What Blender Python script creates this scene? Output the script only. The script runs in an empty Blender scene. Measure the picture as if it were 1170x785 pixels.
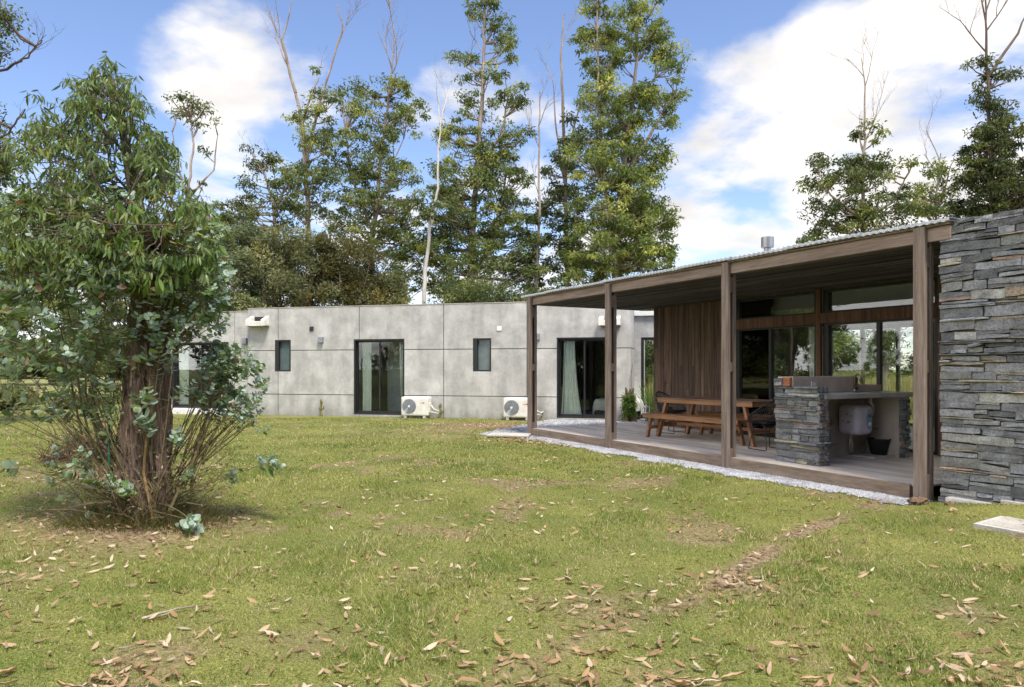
import bpy, math, random
import numpy as np
from mathutils import Vector, Matrix, noise as mn
R = math.radians
rng = np.random.default_rng(7)
random.seed(7)
sc = bpy.context.scene
col = sc.collection

# ------------------------------------------------------------------ camera
EYE = 1.47          # eye height above the lawn
F = 810.0           # focal length in photo pixels (photo 1170 x 785)
HX, HY = 585.0, 421.0
cam = bpy.data.cameras.new("camera")
cam.sensor_width = 36.0
cam.lens = 36.0 * F / 1170.0
cam.shift_y = (HY - 392.5) / 1170.0
cam.clip_start = 0.05
cam.clip_end = 3000
co = bpy.data.objects.new("camera", cam)
co.location = (0, 0, EYE)
co.rotation_euler = (R(90), 0, 0)
col.objects.link(co)
sc.camera = co

# ------------------------------------------------------------------ sky and sun
SUN_EL, SUN_AZ = 61.0, 156.0      # azimuth clockwise from +Y
world = bpy.data.worlds.new("World"); sc.world = world
world.use_nodes = True
nt = world.node_tree; nt.nodes.clear()
def wn(t, **k):
    n = nt.nodes.new(t)
    for a, b in k.items(): setattr(n, a, b)
    return n
def wmath(op, a, b=None, c=None, clamp=False):
    n = wn('ShaderNodeMath', operation=op); n.use_clamp = clamp
    for i, v in enumerate((a, b, c)):
        if v is None: continue
        if hasattr(v, 'is_output'): nt.links.new(v, n.inputs[i])
        else: n.inputs[i].default_value = v
    return n.outputs[0]
sky = wn('ShaderNodeTexSky', sky_type='NISHITA', sun_disc=False)
sky.sun_elevation = R(SUN_EL); sky.sun_rotation = R(SUN_AZ)
sky.air_density = 1.0; sky.dust_density = 0.35; sky.ozone_density = 1.6
tc = wn('ShaderNodeTexCoord')
sep = wn('ShaderNodeSeparateXYZ'); nt.links.new(tc.outputs['Generated'], sep.inputs[0])
zz = wmath('MAXIMUM', sep.outputs[2], 0.0)
den = wmath('ADD', zz, 0.22)
px_ = wmath('DIVIDE', sep.outputs[0], den); py_ = wmath('DIVIDE', sep.outputs[1], den)
cmb = wn('ShaderNodeCombineXYZ'); nt.links.new(px_, cmb.inputs[0]); nt.links.new(py_, cmb.inputs[1])
nz = wn('ShaderNodeTexNoise'); nz.inputs['Scale'].default_value = 2.3; nz.inputs['Detail'].default_value = 12
nz.inputs['Roughness'].default_value = 0.56; nz.inputs['Distortion'].default_value = 0.15
nt.links.new(cmb.outputs[0], nz.inputs['Vector'])
bias = None
def blob(px, py, r, w):
    global bias
    d = Vector(((px-HX)/F, 1, (HY-py)/F)).normalized()
    dp = wn('ShaderNodeVectorMath', operation='DOT_PRODUCT')
    nrm = wn('ShaderNodeVectorMath', operation='NORMALIZE'); nt.links.new(tc.outputs['Generated'], nrm.inputs[0])
    nt.links.new(nrm.outputs[0], dp.inputs[0]); dp.inputs[1].default_value = d
    mr = wn('ShaderNodeMapRange', interpolation_type='SMOOTHSTEP')
    nt.links.new(dp.outputs['Value'], mr.inputs[0])
    a = math.atan(r/F)
    mr.inputs[1].default_value = math.cos(a*1.35); mr.inputs[2].default_value = math.cos(a*0.25)
    mr.inputs[3].default_value = 0; mr.inputs[4].default_value = w
    bias = mr.outputs[0] if bias is None else wmath('MAXIMUM', bias, mr.outputs[0])
for b in [(262,85,75,.46),(330,110,60,.36),(272,195,62,.42),(340,260,90,.36),(0,280,120,.42),(130,310,110,.36),(500,112,50,.30),(570,120,60,.32),(610,80,40,.22),(640,180,80,.36),(455,35,30,.22),(600,270,120,.36),
          (790,110,50,.34),(860,140,85,.46),(960,105,90,.5),(1060,60,90,.5),(1170,50,100,.46),(1100,190,150,.6),(970,200,90,.5),(800,180,55,.34),(780,260,80,.5),(850,280,55,.42),(780,42,25,.24),(1030,270,120,.46),
          (400,340,160,.36),(830,350,130,.36)]:
    blob(*b)
hz = wn('ShaderNodeMapRange'); nt.links.new(sep.outputs[2], hz.inputs[0])
hz.inputs[1].default_value = 0.0; hz.inputs[2].default_value = 0.26; hz.inputs[3].default_value = 0.09; hz.inputs[4].default_value = 0
# behind the camera and overhead: broken cloud, brightened for ambient light
bk = wn('ShaderNodeMapRange'); nt.links.new(sep.outputs[1], bk.inputs[0])
bk.inputs[1].default_value = 0.35; bk.inputs[2].default_value = -0.2; bk.inputs[3].default_value = 0.0; bk.inputs[4].default_value = 0.30
s1 = wmath('ADD', wmath('MULTIPLY_ADD', nz.outputs['Fac'], 1.5, -0.42), bias); lf = wn('ShaderNodeMapRange'); nt.links.new(sep.outputs[0], lf.inputs[0])
lf.inputs[1].default_value = -0.60; lf.inputs[2].default_value = -0.75; lf.inputs[3].default_value = 0.0; lf.inputs[4].default_value = 0.5  # unseen cloud added at far left to whiten light under the porch
s1 = wmath('ADD', s1, lf.outputs[0]); s1 = wmath('ADD', s1, hz.outputs[0]); s1 = wmath('ADD', s1, bk.outputs[0])
cm = wn('ShaderNodeMapRange', interpolation_type='SMOOTHSTEP'); nt.links.new(s1, cm.inputs[0])
cm.inputs[1].default_value = 0.56; cm.inputs[2].default_value = 0.90
# cloud tone: grey undersides
nz2 = wn('ShaderNodeTexNoise'); nz2.inputs['Scale'].default_value = 3.4; nz2.inputs['Detail'].default_value = 6
nt.links.new(cmb.outputs[0], nz2.inputs['Vector'])
cr = wn('ShaderNodeMapRange'); nt.links.new(nz2.outputs['Fac'], cr.inputs[0])
cr.inputs[1].default_value = 0.3; cr.inputs[2].default_value = 0.62; cr.inputs[3].default_value = 0.70; cr.inputs[4].default_value = 1.0
ccol = wn('ShaderNodeVectorMath', operation='SCALE'); ccol.inputs[0].default_value = (4.5, 4.38, 4.28)
bb = wn('ShaderNodeMapRange'); nt.links.new(sep.outputs[1], bb.inputs[0])      # unseen sun-side clouds, boosted to lift the ambient light
bb.inputs[1].default_value = 0.3; bb.inputs[2].default_value = -0.3; bb.inputs[3].default_value = 1.0; bb.inputs[4].default_value = 3.6
nt.links.new(wmath('MULTIPLY', cr.outputs[0], bb.outputs[0]), ccol.inputs['Scale'])
skyt = wn('ShaderNodeVectorMath', operation='MULTIPLY'); nt.links.new(sky.outputs[0], skyt.inputs[0])
skyt.inputs[1].default_value = (.78, .76, .84)
mx = wn('ShaderNodeMix', data_type='RGBA'); nt.links.new(cm.outputs[0], mx.inputs[0])
nt.links.new(skyt.outputs[0], mx.inputs[6]); nt.links.new(ccol.outputs[0], mx.inputs[7])
bg = wn('ShaderNodeBackground'); bg.inputs[1].default_value = 0.10
nt.links.new(mx.outputs[2], bg.inputs[0])
wo = wn('ShaderNodeOutputWorld'); nt.links.new(bg.outputs[0], wo.inputs[0])

sl = bpy.data.lights.new("sun", 'SUN'); sl.energy = 2.0; sl.angle = R(14); sl.color = (1.0, 0.95, 0.86)
so = bpy.data.objects.new("sun", sl); col.objects.link(so)
sd = Vector((math.sin(R(SUN_AZ))*math.cos(R(SUN_EL)), math.cos(R(SUN_AZ))*math.cos(R(SUN_EL)), math.sin(R(SUN_EL))))
so.rotation_euler = sd.to_track_quat('Z', 'Y').to_euler(); so.location = (20, -10, 30)
vs = sc.view_settings
vs.view_transform = 'Standard'; vs.look = 'None'; vs.gamma = 1; vs.use_curve_mapping = False; vs.exposure = 1.45

# ------------------------------------------------------------------ helpers
def at(px, py, Y): return Vector(((px-HX)/F*Y, Y, EYE + (HY-py)/F*Y))
def onground(px, py, z=0.0):
    Y = (EYE-z)*F/(py-HY); return Vector(((px-HX)/F*Y, Y, z))

def fast_mesh(name, V, faces_list, cols=None):
    """V (n,3); faces_list = list of int arrays (m,k) ; cols per face (nfaces,3)"""
    me = bpy.data.meshes.new(name)
    V = np.asarray(V, dtype=np.float32)
    me.vertices.add(len(V)); me.vertices.foreach_set('co', V.ravel())
    tot = sum(f.size for f in faces_list); nf = sum(len(f) for f in faces_list)
    me.loops.add(tot); me.polygons.add(nf)
    me.loops.foreach_set('vertex_index', np.concatenate([f.ravel() for f in faces_list]).astype(np.int32))
    sizes = np.concatenate([np.full(len(f), f.shape[1]) for f in faces_list])
    starts = np.concatenate([[0], np.cumsum(sizes)[:-1]])
    me.polygons.foreach_set('loop_start', starts.astype(np.int32))
    me.update(calc_edges=True)
    if cols is not None:
        a = me.attributes.new('col', 'FLOAT_COLOR', 'FACE')
        c = np.ones((nf, 4), dtype=np.float32); c[:, :3] = cols
        a.data.foreach_set('color', c.ravel())
    return me

class MB:
    def __init__(s): s.v = []; s.f = []; s.c = []
    def add(s, vs_, fs, c=(1, 1, 1)):
        b = len(s.v); s.v += [tuple(v) for v in vs_]
        for f in fs: s.f.append(tuple(i+b for i in f)); s.c.append(c)
    def box(s, x0, x1, y0, y1, z0, z1, c=(1, 1, 1), jit=0.0, M=None):
        P = [Vector((x, y, z)) for z in (z0, z1) for x, y in ((x0, y0), (x1, y0), (x1, y1), (x0, y1))]
        if jit: P = [p + Vector([random.uniform(-jit, jit) for _ in range(3)]) for p in P]
        if M: P = [M @ p for p in P]
        s.add(P, [(0,3,2,1),(4,5,6,7),(0,1,5,4),(1,2,6,5),(2,3,7,6),(3,0,4,7)], c)
    def beam(s, p0, p1, w, h, up=Vector((0, 0, 1)), c=(1, 1, 1)):
        p0, p1 = Vector(p0), Vector(p1); d = (p1-p0).normalized()
        sd_ = d.cross(up); sd_ = sd_.normalized() if sd_.length > 1e-4 else Vector((1, 0, 0))
        u = sd_.cross(d).normalized()
        P = [p + sd_*a*w/2 + u*b*h/2 for p in (p0, p1) for a, b in ((-1,-1),(1,-1),(1,1),(-1,1))]
        s.add(P, [(0,1,2,3),(7,6,5,4),(0,4,5,1),(1,5,6,2),(2,6,7,3),(3,7,4,0)], c)
    def tube(s, pts, rad, seg=8, c=(1, 1, 1), cap=True):
        pts = [Vector(p) for p in pts]; n = len(pts)
        if not hasattr(rad, '__len__'): rad = [rad]*n
        t0 = (pts[1]-pts[0]).normalized()
        nrm = t0.orthogonal().normalized(); V = []
        for i, p in enumerate(pts):
            t = (pts[min(i+1, n-1)] - pts[max(i-1, 0)])
            if t.length < 1e-9: t = t0
            t.normalize()
            nrm = (nrm - t*nrm.dot(t))
            nrm = nrm.normalized() if nrm.length > 1e-6 else t.orthogonal().normalized()
            bn = t.cross(nrm)
            for k in range(seg):
                a = 2*math.pi*k/seg
                V.append(p + (nrm*math.cos(a) + bn*math.sin(a))*rad[i])
        fs = [(i*seg+k, i*seg+(k+1) % seg, (i+1)*seg+(k+1) % seg, (i+1)*seg+k) for i in range(n-1) for k in range(seg)]
        if cap: fs += [tuple(reversed(range(seg))), tuple(range((n-1)*seg, n*seg))]
        s.add(V, fs, c)
    def lathe(s, prof, seg=24, M=None, c=(1, 1, 1)):
        V = []; n = len(prof)
        for r, z in prof:
            for k in range(seg):
                a = 2*math.pi*k/seg; p = Vector((r*math.cos(a), r*math.sin(a), z))
                V.append(M @ p if M else p)
        fs = [(i*seg+k, i*seg+(k+1) % seg, (i+1)*seg+(k+1) % seg, (i+1)*seg+k) for i in range(n-1) for k in range(seg)]
        fs += [tuple(reversed(range(seg))), tuple(range((n-1)*seg, n*seg))]
        s.add(V, fs, c)
    def build(s, name, mat, parent=None, smooth=False, bevel=0.0, loc=None):
        me = bpy.data.meshes.new(name); me.from_pydata(s.v, [], s.f); me.update()
        a = me.attributes.new('col', 'FLOAT_COLOR', 'FACE')
        c = np.ones((len(s.f), 4), dtype=np.float32)
        if s.f: c[:, :3] = np.array(s.c)
        a.data.foreach_set('color', c.ravel())
        return link(name, me, mat, parent, smooth, bevel, loc)

def link(name, me, mat, parent=None, smooth=False, bevel=0.0, loc=None):
    o = bpy.data.objects.new(name, me); col.objects.link(o)
    if mat: me.materials.append(mat)
    if smooth: me.polygons.foreach_set('use_smooth', [True]*len(me.polygons))
    if bevel:
        b = o.modifiers.new('bevel', 'BEVEL'); b.width = bevel; b.segments = 2; b.limit_method = 'ANGLE'
    if parent: o.parent = parent
    if loc is not None: o.location = loc
    return o
def tag(o, label=None, cat=None, group=None, kind=None):
    if label: o['label'] = label
    if cat: o['category'] = cat
    if group: o['group'] = group
    if kind: o['kind'] = kind
    return o
def empty(name, loc, rz, label, cat, group=None):
    o = bpy.data.objects.new(name, None); col.objects.link(o)
    o.location = loc; o.rotation_euler = (0, 0, rz)
    return tag(o, label, cat, group)
def copy_tree(o, parent=None):
    c = o.copy(); col.objects.link(c)
    if parent: c.parent = parent
    for ch in o.children: copy_tree(ch, c)
    return c
def rbox(w, d, h, r, seg=6):
    """rounded box vertices via superellipsoid-like cube sphere, centred; returns verts, faces"""
    N = 14; V = {}; vs_ = []; fs = []
    def key(p): return tuple(round(a, 5) for a in p)
    def vid(p):
        k = key(p)
        if k not in V:
            V[k] = len(vs_)
            hx, hy, hz_ = w/2, d/2, h/2
            q = Vector((p[0]*hx, p[1]*hy, p[2]*hz_))
            inner = Vector((max(-hx+r, min(hx-r, q.x)), max(-hy+r, min(hy-r, q.y)), max(-hz_+r, min(hz_-r, q.z))))
            dd = q-inner
            if dd.length > 1e-6: q = inner + dd.normalized()*r
            vs_.append(q)
        return V[k]
    L = [-1 + 2*i/N for i in range(N+1)]
    for ax in range(3):
        for sg in (-1, 1):
            for i in range(N):
                for j in range(N):
                    quad = []
                    for a, b in ((L[i], L[j]), (L[i+1], L[j]), (L[i+1], L[j+1]), (L[i], L[j+1])):
                        p = [0, 0, 0]; p[ax] = sg; p[(ax+1) % 3] = a; p[(ax+2) % 3] = b
                        quad.append(vid(p))
                    fs.append(tuple(quad) if sg > 0 else tuple(reversed(quad)))
    return vs_, fs

# ------------------------------------------------------------------ materials
def newmat(name):
    m = bpy.data.materials.new(name); m.use_nodes = True
    m.node_tree.nodes.clear(); return m, m.node_tree
def L(nt_, a, b): nt_.links.new(a, b)
def surf(name, c1, c2, scale=(1, 1, 1), nscale=4.0, detail=8, rough=0.8, bump=0.3, bdist=0.01, c3=None, n3=0.6, fine=60.0,
         metallic=0.0, lo=0.35, hi=0.65, spec=0.4, fineamt=0.25, coords='Object'):
    """two-tone noise material; colour multiplied by the 'col' face attribute"""
    m, t = newmat(name); N = t.nodes
    tc_ = N.new('ShaderNodeTexCoord'); mp = N.new('ShaderNodeMapping'); mp.inputs['Scale'].default_value = scale
    L(t, tc_.outputs[coords], mp.inputs[0])
    n1 = N.new('ShaderNodeTexNoise'); n1.inputs['Scale'].default_value = nscale; n1.inputs['Detail'].default_value = detail
    n1.inputs['Roughness'].default_value = 0.62
    L(t, mp.outputs[0], n1.inputs['Vector'])
    mr = N.new('ShaderNodeMapRange'); mr.inputs[1].default_value = lo; mr.inputs[2].default_value = hi
    L(t, n1.outputs['Fac'], mr.inputs[0])
    mixc = N.new('ShaderNodeMix'); mixc.data_type = 'RGBA'
    L(t, mr.outputs[0], mixc.inputs[0]); mixc.inputs[6].default_value = (*c1, 1); mixc.inputs[7].default_value = (*c2, 1)
    out = mixc.outputs[2]
    if c3:
        n3_ = N.new('ShaderNodeTexNoise'); n3_.inputs['Scale'].default_value = n3; n3_.inputs['Detail'].default_value = 5
        L(t, tc_.outputs[coords], n3_.inputs['Vector'])
        m3 = N.new('ShaderNodeMapRange'); m3.inputs[1].default_value = 0.48; m3.inputs[2].default_value = 0.7
        m3.inputs[4].default_value = 0.8
        L(t, n3_.outputs['Fac'], m3.inputs[0])
        mx3 = N.new('ShaderNodeMix'); mx3.data_type = 'RGBA'; L(t, m3.outputs[0], mx3.inputs[0])
        L(t, out, mx3.inputs[6]); mx3.inputs[7].default_value = (*c3, 1); out = mx3.outputs[2]
    nf = N.new('ShaderNodeTexNoise'); nf.inputs['Scale'].default_value = fine; nf.inputs['Detail'].default_value = 4
    L(t, mp.outputs[0], nf.inputs['Vector'])
    mf = N.new('ShaderNodeMapRange'); mf.inputs[1].default_value = 0.3; mf.inputs[2].default_value = 0.7
    mf.inputs[3].default_value = 1-fineamt; mf.inputs[4].default_value = 1+fineamt*0.6
    L(t, nf.outputs['Fac'], mf.inputs[0])
    at_ = N.new('ShaderNodeAttribute'); at_.attribute_name = 'col'
    mu = N.new('ShaderNodeMix'); mu.data_type = 'RGBA'; mu.blend_type = 'MULTIPLY'; mu.inputs[0].default_value = 1
    L(t, out, mu.inputs[6]); L(t, at_.outputs['Color'], mu.inputs[7])
    sc_ = N.new('ShaderNodeVectorMath'); sc_.operation = 'SCALE'
    L(t, mu.outputs[2], sc_.inputs[0]); L(t, mf.outputs[0], sc_.inputs['Scale'])
    p = N.new('ShaderNodeBsdfPrincipled'); L(t, sc_.outputs[0], p.inputs['Base Color'])
    p.inputs['Roughness'].default_value = rough; p.inputs['Metallic'].default_value = metallic
    p.inputs['Specular IOR Level'].default_value = spec
    if bump:
        ad = N.new('ShaderNodeMath'); ad.operation = 'ADD'
        L(t, n1.outputs['Fac'], ad.inputs[0]); L(t, nf.outputs['Fac'], ad.inputs[1])
        b = N.new('ShaderNodeBump'); b.inputs['Strength'].default_value = bump; b.inputs['Distance'].default_value = bdist
        L(t, ad.outputs[0], b.inputs['Height']); L(t, b.outputs[0], p.inputs['Normal'])
    o = N.new('ShaderNodeOutputMaterial'); L(t, p.outputs[0], o.inputs[0])
    return m
def plain(name, c, rough=0.5, metallic=0.0, spec=0.5, var=0.12):
    return surf(name, tuple(a*(1-var) for a in c), tuple(min(1, a*(1+var)) for a in c), rough=rough, metallic=metallic, spec=spec,
                bump=0.05, bdist=0.002, nscale=6, fineamt=0.06)
def leafmat(name, trans=0.3, rough=0.5, spec=0.35):
    m, t = newmat(name); N = t.nodes
    at_ = N.new('ShaderNodeAttribute'); at_.attribute_name = 'col'
    p = N.new('ShaderNodeBsdfPrincipled'); L(t, at_.outputs['Color'], p.inputs['Base Color'])
    p.inputs['Roughness'].default_value = rough; p.inputs['Specular IOR Level'].default_value = spec
    tr = N.new('ShaderNodeBsdfTranslucent')
    g = N.new('ShaderNodeMix'); g.data_type = 'RGBA'; g.blend_type = 'MULTIPLY'; g.inputs[0].default_value = 1
    L(t, at_.outputs['Color'], g.inputs[6]); g.inputs[7].default_value = (1.3, 1.25, .6, 1)
    L(t, g.outputs[2], tr.inputs[0])
    mx_ = N.new('ShaderNodeMixShader'); mx_.inputs[0].default_value = trans
    L(t, p.outputs[0], mx_.inputs[1]); L(t, tr.outputs[0], mx_.inputs[2])
    o = N.new('ShaderNodeOutputMaterial'); L(t, mx_.outputs[0], o.inputs[0])
    return m
def glassmat(name, tint=(0.94, 0.97, 0.95), base=0.035):
    m, t = newmat(name); N = t.nodes
    tr = N.new('ShaderNodeBsdfTransparent'); tr.inputs[0].default_value = (*tint, 1)
    gl = N.new('ShaderNodeBsdfGlossy'); gl.inputs['Roughness'].default_value = 0.0; gl.inputs[0].default_value = (1, 1, 1, 1)
    lw = N.new('ShaderNodeFresnel'); lw.inputs[0].default_value = 1.5
    ad = N.new('ShaderNodeMath'); ad.operation = 'MULTIPLY_ADD'; ad.inputs[1].default_value = 1.3 if base > .04 else .8; ad.inputs[2].default_value = base-0.04
    L(t, lw.outputs[0], ad.inputs[0])
    # glass is never perfectly flat
    tcn = N.new('ShaderNodeTexCoord'); nn = N.new('ShaderNodeTexNoise'); nn.inputs['Scale'].default_value = 1.2
    L(t, tcn.outputs['Object'], nn.inputs['Vector'])
    bp = N.new('ShaderNodeBump'); bp.inputs['Strength'].default_value = 0.02; bp.inputs['Distance'].default_value = 0.05
    L(t, nn.outputs['Fac'], bp.inputs['Height']); L(t, bp.outputs[0], gl.inputs['Normal'])
    mx_ = N.new('ShaderNodeMixShader'); L(t, ad.outputs[0], mx_.inputs[0]); L(t, tr.outputs[0], mx_.inputs[1]); L(t, gl.outputs[0], mx_.inputs[2])
    o = N.new('ShaderNodeOutputMaterial'); L(t, mx_.outputs[0], o.inputs[0])
    return m

M = {}
def concrete_wall():
    m = surf('concrete', (.40, .39, .365), (.51, .495, .465), nscale=2.6, detail=11, rough=.85, bump=.3, bdist=.006, c3=(.60, .585, .55), n3=1.3, fine=60, lo=.36, hi=.66, fineamt=.22)
    t = m.node_tree; N = t.nodes; p = [n for n in N if n.type == 'BSDF_PRINCIPLED'][0]; src = p.inputs['Base Color'].links[0].from_socket
    tc_ = [n for n in N if n.type == 'TEX_COORD'][0]
    mp = N.new('ShaderNodeMapping'); mp.inputs['Scale'].default_value = (2.6, 2.6, .35); L(t, tc_.outputs['Object'], mp.inputs[0])
    n = N.new('ShaderNodeTexNoise'); n.inputs['Scale'].default_value = 1.4; n.inputs['Detail'].default_value = 8; L(t, mp.outputs[0], n.inputs['Vector'])
    mr = N.new('ShaderNodeMapRange'); mr.inputs[1].default_value = .40; mr.inputs[2].default_value = .68; mr.inputs[3].default_value = 1.04; mr.inputs[4].default_value = .86; L(t, n.outputs['Fac'], mr.inputs[0])
    # splash dirt near the ground, run-off stain below the parapet
    sp = N.new('ShaderNodeSeparateXYZ'); L(t, tc_.outputs['Object'], sp.inputs[0])
    ad = N.new('ShaderNodeMath'); ad.operation = 'MULTIPLY_ADD'; L(t, n.outputs['Fac'], ad.inputs[0]); ad.inputs[1].default_value = -.55; L(t, sp.outputs[2], ad.inputs[2])
    m2 = N.new('ShaderNodeMapRange'); m2.inputs[1].default_value = -.32; m2.inputs[2].default_value = .12; m2.inputs[3].default_value = .72; m2.inputs[4].default_value = 1.0; L(t, ad.outputs[0], m2.inputs[0])
    mu = N.new('ShaderNodeMath'); mu.operation = 'MULTIPLY'; L(t, mr.outputs[0], mu.inputs[0]); L(t, m2.outputs[0], mu.inputs[1])
    # blotch edges (trowel marks)
    v = N.new('ShaderNodeTexNoise'); v.inputs['Scale'].default_value = 5.5; v.inputs['Detail'].default_value = 12; v.inputs['Roughness'].default_value = .75; v.inputs['Distortion'].default_value = 1.2; L(t, tc_.outputs['Object'], v.inputs['Vector'])
    m3 = N.new('ShaderNodeMapRange'); m3.inputs[1].default_value = .40; m3.inputs[2].default_value = .60; m3.inputs[3].default_value = .93; m3.inputs[4].default_value = 1.05; L(t, v.outputs['Fac'], m3.inputs[0])
    mu2 = N.new('ShaderNodeMath'); mu2.operation = 'MULTIPLY'; L(t, mu.outputs[0], mu2.inputs[0]); L(t, m3.outputs[0], mu2.inputs[1])
    sc_ = N.new('ShaderNodeVectorMath'); sc_.operation = 'SCALE'; L(t, src, sc_.inputs[0]); L(t, mu2.outputs[0], sc_.inputs['Scale']); L(t, sc_.outputs[0], p.inputs['Base Color'])
    return m
M['concrete_w'] = concrete_wall()
M['concrete'] = surf('concrete', (.33, .325, .31), (.52, .505, .48), nscale=1.9, detail=9, rough=.85, bump=.25, bdist=.006,
                     c3=(.66, .645, .62), n3=.75, fine=38, lo=.38, hi=.64, fineamt=.16)
M['concrete_dark'] = surf('concrete_dark', (.37, .315, .27), (.52, .45, .39), nscale=2.5, rough=.9, bump=.25, bdist=.006, c3=(.56, .50, .44), n3=1.6, fineamt=.15)
M['joint'] = plain('joint', (.10, .095, .09), .9)
M['slate'] = surf('slate', (.145, .148, .152), (.30, .302, .302), nscale=6, detail=10, rough=.72, bump=.6, bdist=.02, fine=45, fineamt=.35, lo=.3, hi=.7)
M['post'] = surf('post_wood', (.155, .112, .088), (.31, .24, .198), scale=(9, 9, .55), nscale=2.5, rough=.85, bump=.3, bdist=.004, fine=14, fineamt=.2)
M['beam'] = surf('beam_wood', (.165, .118, .093), (.325, .25, .205), scale=(9, .55, 9), nscale=2.5, rough=.85, bump=.3, bdist=.004, fine=14, fineamt=.2)
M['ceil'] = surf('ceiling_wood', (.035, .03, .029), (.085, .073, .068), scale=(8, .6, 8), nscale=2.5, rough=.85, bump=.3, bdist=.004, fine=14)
M['clad'] = surf('cladding_wood', (.07, .045, .034), (.175, .115, .083), scale=(9, 9, .6), nscale=2.0, rough=.8, bump=.3, bdist=.004, fine=14, fineamt=.25)
M['trans'] = surf('transom_wood', (.10, .052, .032), (.20, .11, .07), scale=(9, 9, .8), nscale=2.0, rough=.75, bump=.3, bdist=.004, fine=14, fineamt=.25)
M['deck'] = surf('deck_wood', (.50, .43, .365), (.74, .665, .58), scale=(7, .5, 7), nscale=2.2, rough=.85, bump=.3, bdist=.004, fine=14, fineamt=.18)
M['fascia'] = surf('fascia_wood', (.19, .135, .095), (.32, .245, .185), scale=(9, .6, 5), nscale=2.2, rough=.85, bump=.3, bdist=.004, fine=14)
M['teak'] = surf('teak', (.25, .115, .052), (.42, .215, .105), scale=(9, .8, 9), nscale=2.0, rough=.55, bump=.15, bdist=.003, fine=12, fineamt=.2)
M['teak_top'] = surf('teak_top', (.135, .075, .045), (.25, .15, .095), scale=(9, .8, 9), nscale=2.0, rough=.6, bump=.15, bdist=.003, fine=12, fineamt=.2)
M['black'] = plain('black_metal', (.018, .018, .02), .45)
M['frame'] = plain('black_frame', (.016, .016, .018), .4)
M['cord'] = plain('black_cord', (.02, .02, .022), .6)
M['white'] = plain('white_paint', (.74, .73, .69), .45)
M['cream'] = plain('cream_metal', (.72, .69, .62), .4)
M['greymetal'] = plain('grey_metal', (.33, .35, .38), .35, metallic=.6)
M['steel'] = plain('steel', (.30, .30, .30), .38, metallic=.9)
M['roof'] = plain('roof_metal', (.50, .52, .56), .5, metallic=.1)
M['glass'] = glassmat('window_glass')
M['glass_big'] = glassmat('window_glass_big', (.92, .95, .95), .045)
M['frost'] = plain('frosted_glass', (.10, .135, .135), .12, spec=.6)
M['curtain'] = surf('curtain', (.66, .70, .62), (.82, .84, .76), nscale=3, rough=.95, bump=.05)
M['curtain_y'] = surf('curtain_warm', (.66, .66, .46), (.80, .78, .58), nscale=3, rough=.95, bump=.05)
M['fabric'] = surf('blanket', (.55, .54, .50), (.68, .67, .63), nscale=8, rough=.95, bump=.2)
M['plaster'] = plain('plaster', (.62, .61, .58), .9)
M['plaster_grey'] = plain('grey_plaster', (.58, .59, .55), .9)
M['darkroom'] = plain('dark_joinery', (.035, .032, .03), .7)
M['floor'] = surf('floor_tile', (.22, .19, .16), (.30, .27, .23), nscale=2, rough=.4)
M['brick'] = surf('brick', (.34, .12, .05), (.50, .21, .10), nscale=20, rough=.85, bump=.4)
M['heater'] = plain('heater_shell', (.60, .56, .66), .3)
M['bluepanel'] = plain('blue_panel', (.22, .33, .50), .3)
M['dial'] = plain('dial', (.62, .66, .72), .3)
M['red'] = plain('red_mark', (.55, .05, .04), .5)
M['orange'] = plain('orange_mark', (.62, .25, .05), .5)
M['plastic_w'] = plain('white_pipe', (.62, .58, .50), .4)
M['rubber'] = plain('black_rubber', (.02, .02, .021), .7)
M['green'] = plain('green_stake', (.015, .10, .06), .5)
M['bark'] = surf('bark', (.075, .045, .032), (.25, .175, .135), scale=(1, 1, .22), nscale=16, detail=10, rough=.95, bump=.9, bdist=.03, fine=40, fineamt=.35,
                 c3=(.20, .15, .125), n3=3.0, lo=.36, hi=.62)
M['bark_far'] = surf('bark_pale', (.17, .12, .09), (.42, .34, .27), scale=(1, 1, .3), nscale=2.5, rough=.95, bump=.3)
M['bark_dark'] = surf('bark_brown', (.07, .045, .032), (.16, .11, .08), scale=(1, 1, .3), nscale=3, rough=.95, bump=.3)
M['bark_white'] = surf('bark_white', (.42, .37, .32), (.62, .57, .50), scale=(1, 1, .3), nscale=3, rough=.9, bump=.2)
M['twig'] = surf('twig', (.10, .075, .035), (.22, .17, .08), nscale=20, rough=.9, bump=.1)
M['leaf'] = leafmat('leaf', .30, .42, .45)
M['leaf_far'] = leafmat('leaf_far', .38, .6, .25)
M['grassblade'] = leafmat('grass_blade', .35, .6, .2)
M['dryleaf'] = leafmat('dry_leaf', .15, .7, .2)
M['gravelm'] = surf('gravel', (.27, .275, .29), (.48, .485, .50), nscale=3, rough=.9, bump=.2)
M['gravelbase'] = surf('gravel_base', (.15, .15, .155), (.38, .385, .40), nscale=26, rough=.95, bump=.8, bdist=.02, fine=90, fineamt=.4)
M['slab'] = surf('slab', (.40, .37, .33), (.56, .53, .48), nscale=5, rough=.9, bump=.3)
M['soil'] = surf('soil', (.10, .065, .04), (.24, .16, .10), nscale=12, rough=.95, bump=.6)

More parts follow.
